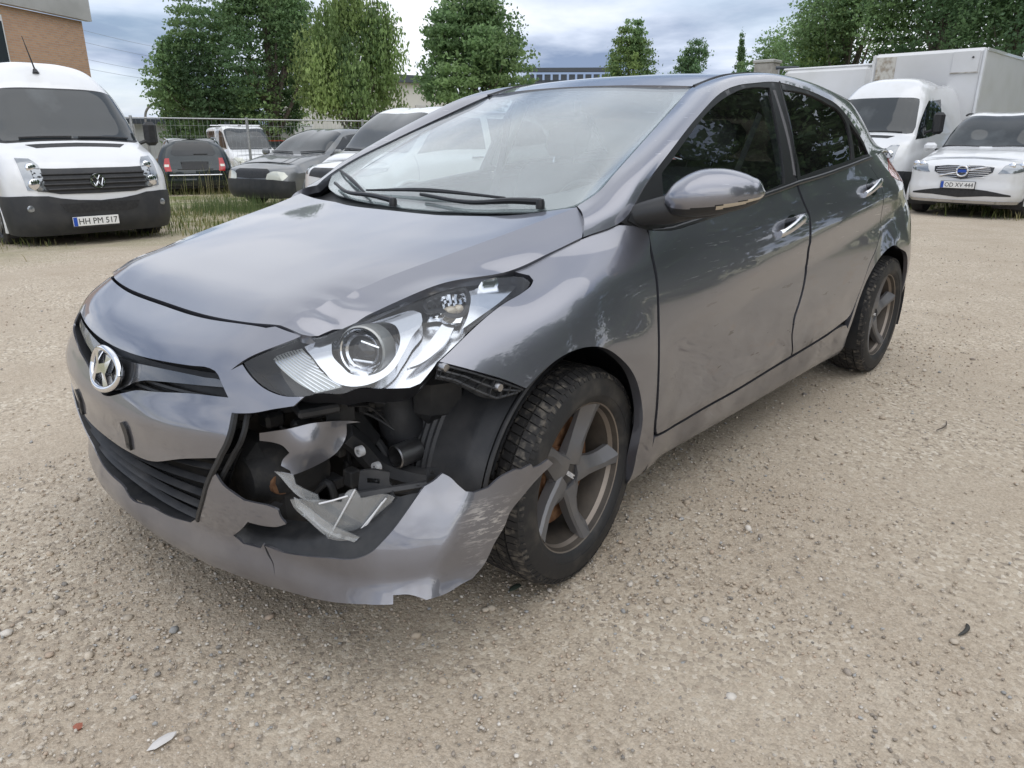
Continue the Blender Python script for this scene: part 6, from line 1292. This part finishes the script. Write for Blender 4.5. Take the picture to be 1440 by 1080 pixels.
# ---------------------------------------------------------------- trees
LEAF = tint_mat('leaf', .5, .5)
def tree(name, label, cat, x, y, h, crown, cols, nleaf, leaf=.15, trunk_r=.16, seed=0, droop=0., lobes=26, trunk_h=None, bark=None, group='trees round the yard'):
    """crown = (centre height, radius xy, radius z); leaves hang in clumps on real limbs"""
    r = np.random.default_rng(seed); z0 = float(gz(x, y)); root = thing(name, label, cat, (x, y, z0), 0., group); ch, rx, rz = crown; th = trunk_h or ch
    cl = []; 
    while len(cl) < lobes:
        p = r.uniform(-1, 1, 3); q = np.linalg.norm(p)
        if q < 1 and q > .25: 
            w = 1-.45*max(0, p[2]); cl.append(np.array([p[0]*rx*w, p[1]*rx*w, ch+p[2]*rz]))
    wood = MB(); wood.tube(curve([(0, 0, -.1), (r.normal(0, .08), r.normal(0, .08), th*.5), (r.normal(0, .15), r.normal(0, .15), th), (0, 0, ch+rz*.5)], 16), np.linspace(trunk_r*1.15, trunk_r*.18, 16), 10); tr = wood.build('trunk', bark or BARK, root)
    for c in cl[:14]:
        s0 = r.uniform(.45, .95)*th; a = np.array([0, 0, s0]); m = a*.45+c*.55+[0, 0, -.1*rz]; MB().tube(curve([a, m, c], 8), np.linspace(trunk_r*.42, .012, 8), 5).build('limb', bark or BARK, tr)
    per = nleaf//lobes; P = []; C_ = []; cols = np.array(cols)
    for c in cl:
        rr = np.array([rx, rx, rz])*r.uniform(.26, .48); n = int(per*r.uniform(.6, 1.4)); d = r.normal(0, 1, (n, 3)); d /= np.linalg.norm(d, axis=1, keepdims=True); q = c+d*rr*(r.uniform(.25, 1.05, n)**.5)[:, None]
        # gather leaves into small sprigs so gaps open between them
        q = c+(np.round((q-c)/(leaf*3.2))*leaf*3.2)*.55+(q-c)*.45+r.normal(0, leaf*.5, (n, 3))
        if droop: q[:, 2] -= droop*r.uniform(0, 1, n)**2*np.linalg.norm(d[:, :2], axis=1)
        P.append(q); C_.append(np.repeat((cols[r.integers(0, len(cols))]*r.uniform(.75, 1.25))[None], n, 0)*r.uniform(.7, 1.3, (n, 1)))
    P = np.vstack(P); C_ = np.vstack(C_); n = len(P); sz = leaf*r.uniform(.6, 1.3, n); a = r.normal(0, 1, (n, 3)); a /= np.linalg.norm(a, axis=1, keepdims=True); b_ = np.cross(a, r.normal(0, 1, (n, 3))); b_ /= np.linalg.norm(b_, axis=1, keepdims=True)
    if droop: a = a*[.5, .5, 1.6]
    Q = np.stack([P-a*sz[:, None]*.5, P+b_*sz[:, None]*.30, P+a*sz[:, None]*.5, P-b_*sz[:, None]*.30], 1); F = np.arange(n*4).reshape(n, 4)
    big_mesh('crown', Q.reshape(-1, 3), F, np.repeat(C_, 4, 0), LEAF, None, root); return root
CPx, CPy = CP[0], CP[1]
def az_pos(px, dist):
    # bearing of a picture column at the horizon, for laying the surroundings out round the yard
    c = (px-720)/1020.; f = np.array([math.cos(YAW), math.sin(YAW)]); rt = np.array([math.sin(YAW), -math.cos(YAW)]); d = f*(math.cos(PITCH)+math.sin(PITCH)*.346)+rt*c; d = d/np.linalg.norm(d); return CPx+d[0]*dist, CPy+d[1]*dist
DK = [(0.125, 0.212, 0.101), (0.157, 0.253, 0.116), (0.186, 0.282, 0.125), (0.104, 0.178, 0.091)]; MD = [(0.198, 0.302, 0.133), (0.233, 0.343, 0.145), (0.172, 0.272, 0.121)]; YL = [(0.262, 0.352, 0.132), (0.302, 0.392, 0.150), (0.212, 0.302, 0.116)]
def T(px, dist, *a, **k): x, y = az_pos(px, dist); return tree(a[0], a[1], a[2], x, y, *a[3:], **k)
T(305, 38, 'broadleaf_tree', 'dense dark green tree left of the clump behind the fence', 'tree', 10, (4.4, 2.1, 3.1), DK+MD, 37700, seed=1, trunk_r=.2, trunk_h=2.6)
T(385, 36, 'broadleaf_tree', 'tallest dark tree with thick trunk beside the birch', 'tree', 12, (5.2, 2.15, 4.0), DK+MD[1:], 40600, seed=2, trunk_r=.32, trunk_h=3.6)
T(262, 41, 'broadleaf_tree', 'lower dark tree at the left end of the clump', 'tree', 7, (2.9, 1.1, 1.7), MD+DK[:1], 10150, seed=9, trunk_r=.12, trunk_h=1.8, leaf=.16)
T(500, 33, 'birch_tree', 'yellow green birch with hanging twigs behind the fence', 'birch', 9, (4.2, 1.9, 3.1), YL+MD[:1], 37700, seed=3, droop=1.3, leaf=.15, trunk_r=.12, trunk_h=2.6)
T(668, 26, 'fruit_tree', 'round mid green tree behind the windscreen of the hatchback', 'tree', 6, (3.75, 1.75, 1.9), MD+DK[:1], 29000, seed=4, leaf=.13, trunk_h=2., lobes=34)
T(882, 46, 'young_tree', 'slender pale green tree showing above the middle of the roof', 'tree', 9, (5.6, 1.15, 2.5), MD+YL[:1], 11600, seed=5, leaf=.16)
T(970, 70, 'distant_tree', 'small round tree far off above the roof', 'tree', 10, (7.6, 1.6, 2.2), DK, 6090, seed=6, leaf=.22); T(938, 75, 'distant_tree', 'low bush like tree far off beside the small round tree', 'tree', 8, (7.0, 1.0, 1.0), MD, 2610, seed=16, leaf=.2)
T(1030, 70, 'conifer', 'small pointed conifer far off left of the box trucks', 'conifer', 11, (7.2, .42, 2.9), DK, 4350, seed=7, leaf=.18, lobes=30)
T(1085, 48, 'broadleaf_tree', 'lower tree at the left end of the wood behind the trucks', 'tree', 9, (5.2, 2.0, 2.4), MD+DK[:2], 18850, seed=8, trunk_h=3.)
T(1180, 42, 'broadleaf_tree', 'large leafy tree overhanging the second box truck', 'tree', 12, (7.6, 3.0, 3.6), MD+DK[1:3]+YL[:1], 34800, seed=10, trunk_h=5., trunk_r=.25)
T(1300, 38, 'broadleaf_tree', 'large dark tree directly behind the box with the stained board', 'tree', 12, (7.4, 3.0, 4.2), DK+MD, 37700, seed=11, trunk_h=5., trunk_r=.28)
T(1405, 36, 'broadleaf_tree', 'dark tree with several bare trunks at the top right corner', 'tree', 12, (7.8, 2.8, 4.0), DK+MD[:1], 29000, seed=12, trunk_h=6., trunk_r=.26); T(1480, 34, 'broadleaf_tree', 'dark tree standing beyond the right edge', 'tree', 12, (6.4, 2.8, 5.), DK, 13050, seed=13, trunk_h=5., trunk_r=.2)
# the wood runs on round the near side of the yard, behind the camera: it shows mirrored in the car's flank and windows
for k, (x, y, h) in enumerate(((-28, 4, 15), (-25, 9, 16), (-21, 13.5, 16), (-16, 16.5, 16), (-10, 18, 15), (-4, 19, 13), (2.5, 19, 11))):
    tree('broadleaf_tree', ('first', 'second', 'third', 'fourth', 'fifth', 'sixth', 'seventh')[k]+' tree of the row behind the photographer, counted from the trucks', 'tree', x, y, h, (h*.52, 3.1, h*.46), DK+MD[:1], 15000, seed=20+k, leaf=.46, trunk_h=2.5, trunk_r=.2, lobes=44, group='trees behind the photographer')
# ---------------------------------------------------------------- wire fence
fe = az_pos(120, 23); fx = [az_pos(px, d) for px, d in ((20, 24.5), (186, 25.0), (348, 25.6), (510, 26.4), (672, 27.2))]
fen = thing('wire_fence', 'galvanised wire mesh fence with round posts behind the parked cars', 'fence', (fx[0][0], fx[0][1], float(gz(*fx[0]))))
GALV = mat('galvanised_steel', (.36, .37, .38), .45, .8, var=(20, (.46, .46, .46), .4, .7)); o0 = np.array([fx[0][0], fx[0][1], float(gz(*fx[0]))])
wm_ = MB()
for (xa, ya), (xb, yb) in zip(fx[:-1], fx[1:]):
    a = np.array([xa, ya, float(gz(xa, ya))])-o0; b = np.array([xb, yb, float(gz(xb, yb))])-o0
    for z in (2.0, .15): MB().tube([a+[0, 0, z], b+[0, 0, z]], .024, 6).build('rail', GALV, fen)
    L_ = np.linalg.norm(b-a); n = int(L_/.13)
    for k in range(n+1): p = a+(b-a)*k/n; wm_.tube([p+[0, 0, .15], p+[0, 0, 2.0]], .0035, 3, False)
    for z in (.45, .8, 1.15, 1.5, 1.8): wm_.tube([a+[0, 0, z], b+[0, 0, z]], .0035, 3, False)
wm_.build('wire_mesh', GALV, fen, False)['kind'] = 'stuff'
for x, y in fx: p = np.array([x, y, float(gz(x, y))])-o0; MB().tube([p+[0, 0, -.05], p+[0, 0, 2.06]], .045, 8).build('post', GALV, fen)
x, y = az_pos(255, 26.5); sg = MB().box((0, 0, 1.35), (.62, .02, .22)).build('yellow_sign', mat('sign_yellow', (.62, .50, .06), .6), None); sg.location = (x, y, float(gz(x, y))); sg.rotation_euler = (0, 0, math.radians(-22)); tag(sg, 'small yellow sign board above the dark estate car', 'sign')
# ---------------------------------------------------------------- buildings
def brick_mat():
    m, N_, l, b = nodes_of('brick_wall'); tc = N_.new('ShaderNodeTexCoord'); mp = N_.new('ShaderNodeMapping'); l.new(tc.outputs['UV'], mp.inputs[0]); br = N_.new('ShaderNodeTexBrick'); l.new(mp.outputs[0], br.inputs[0]); br.inputs['Scale'].default_value = 1.; br.inputs['Brick Width'].default_value = .25; br.inputs['Row Height'].default_value = .083; br.inputs['Mortar Size'].default_value = .010
    br.inputs['Color1'].default_value = (.56, .34, .21, 1); br.inputs['Color2'].default_value = (.47, .28, .18, 1); br.inputs['Mortar'].default_value = (.44, .38, .32, 1); l.new(br.outputs[0], b.inputs['Base Color']); b.inputs['Roughness'].default_value = .9
    bp = N_.new('ShaderNodeBump'); bp.inputs['Strength'].default_value = .5; bp.inputs['Distance'].default_value = .01; l.new(br.outputs['Fac'], bp.inputs['Height']); l.new(bp.outputs[0], b.inputs['Normal']); return m
def uv_box(name, a, b, depth, z0, z1, m_, root):
    """wall block along a->b with metre UVs"""
    a, b = np.array(a, float), np.array(b, float); L_ = np.linalg.norm(b-a); n = np.array([(b-a)[1], -(b-a)[0]])/L_
    if n@(np.array([CPx, CPy])-a) > 0: n = -n
    c = [a, b, b+n*depth, a+n*depth]; V = [(*p, z) for z in (z0, z1) for p in c]; F = [(0, 1, 5, 4), (1, 2, 6, 5), (2, 3, 7, 6), (3, 0, 4, 7), (4, 5, 6, 7)]; o = mk(name, V, F, m_, root, False); uv = o.data.uv_layers.new(name='UVMap')
    for p in o.data.polygons:
        L2 = [L_, depth, L_, depth, 1][p.index]
        for li, (u, v) in zip(p.loop_indices, ((0, z0), (L2, z0), (L2, z1), (0, z1))): uv.data[li].uv = (u, v)
    return o
CREAM = mat('cream_render', (.62, .60, .55), .85, var=(.8, (.55, .53, .48), .4, .7)); DARKR = mat('dark_roof_sheet', (.06, .07, .085), .6); FASC = mat('grey_fascia', (.50, .49, .47), .5, .3, var=(1.2, (.42, .41, .39), .4, .7)); WIN = mat('window_glass', (.04, .05, .06), .08, 0., .5); FRM = mat('white_frame', (.72, .72, .72), .5)
def building(name, label, pa, da, pb, db, depth, ztop, m_, parts):
    a, b = np.array(az_pos(pa, da)), np.array(az_pos(pb, db)); z0 = float(gz(*a))-1.; root = thing(name, label, 'building', (0, 0, 0)); uv_box('wall', a, b, depth, z0, ztop, m_, root)
    d = (b-a)/np.linalg.norm(b-a); n = np.array([-d[1], d[0]]); n = n if n@(np.array([CPx, CPy])-a) > 0 else -n; R_ = np.array([[d[0], n[0], 0], [d[1], n[1], 0], [0, 0, 1]])
    for nm, along, z, w, h, out, mt in parts:
        p = a+d*along*np.linalg.norm(b-a)+n*(out/2-.01); o = MB().box((p[0], p[1], z), (w, out, h), R_).build(nm, mt, root, False)
        if nm == 'window': q = p+n*out*.55; MB().box((q[0], q[1], z), (w*.86, .03, h*.84), R_).build('pane', WIN, o, False)
    return root, a, b
L0 = np.linalg.norm(np.array(az_pos(-160, 30))-np.array(az_pos(141, 37)))
building('brick_building', 'brown brick building with grey metal roof edge behind the panel van', -160, 30, 141, 37, 12, 5.55, brick_mat(), [('roof_edge', .5, 6.05, L0+.6, .95, .25, FASC), ('window', .50, 3.9, 1.0, 2.6, .12, FRM), ('window', .30, 3.9, 1.6, 2.6, .12, FRM)])
building('white_warehouse', 'cream rendered warehouse between the birch and the round green tree', 520, 62, 640, 66, 20, 5.2, CREAM, [('roof_edge', .5, 5.45, 9.2, .55, .6, DARKR), ('shutter', .62, 2.6, 1.6, 1.8, .1, FASC)])
building('dark_roofed_hall', 'low hall with dark roof and window band above the car roof', 730, 92, 862, 92, 20, 7.3, mat('dark_cladding', (.085, .095, .11), .6), [('roof_edge', .5, 8.35, 12.2, .45, .7, DARKR)]+[('window', .12+.085*k, 7.55, .7, .7, .1, DARKR) for k in range(10)])
building('pale_shed', 'pale corrugated shed behind the fence above the dark estate car', 190, 44, 300, 46, 8, 1.75, mat('pale_cladding', (.52, .53, .53), .6), [('roof_edge', .5, 1.85, 9.4, .25, .4, DARKR)])
x, y = az_pos(394, 42); ct = thing('white_container', 'white container standing beyond the small white van', 'container', (x, y, float(gz(x, y))), math.radians(20)); MB().box((0, 0, 1.15), (1.5, 3.0, 2.3), None, .03).build('shell', VM['pale'], ct); MB().box((0, 0, 2.34), (1.54, 3.04, .08)).build('roof', VM['white'], ct)
# concrete pillar and pipe seen over the roof
x, y = az_pos(1068, 27); pl = thing('concrete_pillar', 'short grey concrete pillar rising behind the hatchback roof', 'pillar', (x, y, float(gz(x, y)))); MB().box((0, 0, 1.90), (.62, .62, 3.8), None, .03).build('shaft', mat('concrete', (.42, .40, .37), .9, var=(6, (.30, .28, .25), .4, .7)), pl); MB().box((0, 0, 3.84), (.70, .70, .10), None, .02).build('cap', FASC, pl)
x, y = az_pos(1096, 26); pp_ = thing('pipe_rack', 'dark horizontal pipe on two posts beside the concrete pillar', 'pipe', (x, y, float(gz(x, y))), math.radians(130)); MB().tube([(-.35, 0, 3.55), (.35, 0, 3.55)], .05, 8).build('pipe', DARKR, pp_)
for k in (-.25, .25): MB().tube([(k, 0, 0), (k, 0, 3.55)], .035, 8).build('post', GALV, pp_)
# ---------------------------------------------------------------- street lamps and power lines
def lamp(label, px, dist, h, arm, sgn):
    x, y = az_pos(px, dist); rt = np.array([math.sin(YAW), -math.cos(YAW), 0])*sgn; r = thing('street_lamp', label, 'street lamp', (x, y, float(gz(x, y))), 0., 'street lamps'); c = curve([np.array([0, 0, h-1.0]), np.array([0, 0, h-.35])+rt*.12, np.array([0, 0, h])+rt*.5, np.array([0, 0, h+.08])+rt*arm], 16)
    MB().tube(np.vstack([[(0, 0, 0)], c]), .06, 8).build('pole', GALV, r); e = c[-1]; b_ = MB(); b_.tube([e-rt*.15, e+rt*.1, e+rt*.75], [.06, .12, .06], 8); b_.build('lamp_head', FASC, r)
lamp('curved street lamp left of the dark tree clump', 206, 42, 3.3, 1.0, 1); lamp('street lamp head reaching out in front of the birch', 512, 36, 4.1, 1.0, 1)
for k, (z0, z1) in enumerate(((11.6, 10.6), (10.6, 9.7), (8.2, 7.6), (9.2, 8.3))):
    a = np.array([*az_pos(60, 85+k), z0]); b = np.array([*az_pos(430, 110+k), z1]); o = thing('power_line', ('highest', 'second highest', 'lowest', 'third highest')[k]+' of the four thin power lines in the sky', 'cable', tuple(a), 0., 'power lines'); q = np.linspace(0, 1, 24)[:, None]; P_ = (b-a)*q; P_[:, 2] -= 1.2*4*(q*(1-q))[:, 0]; MB().tube(P_, .016, 4, False).build('cable', mat('cable', (.25, .27, .30), .7), o)
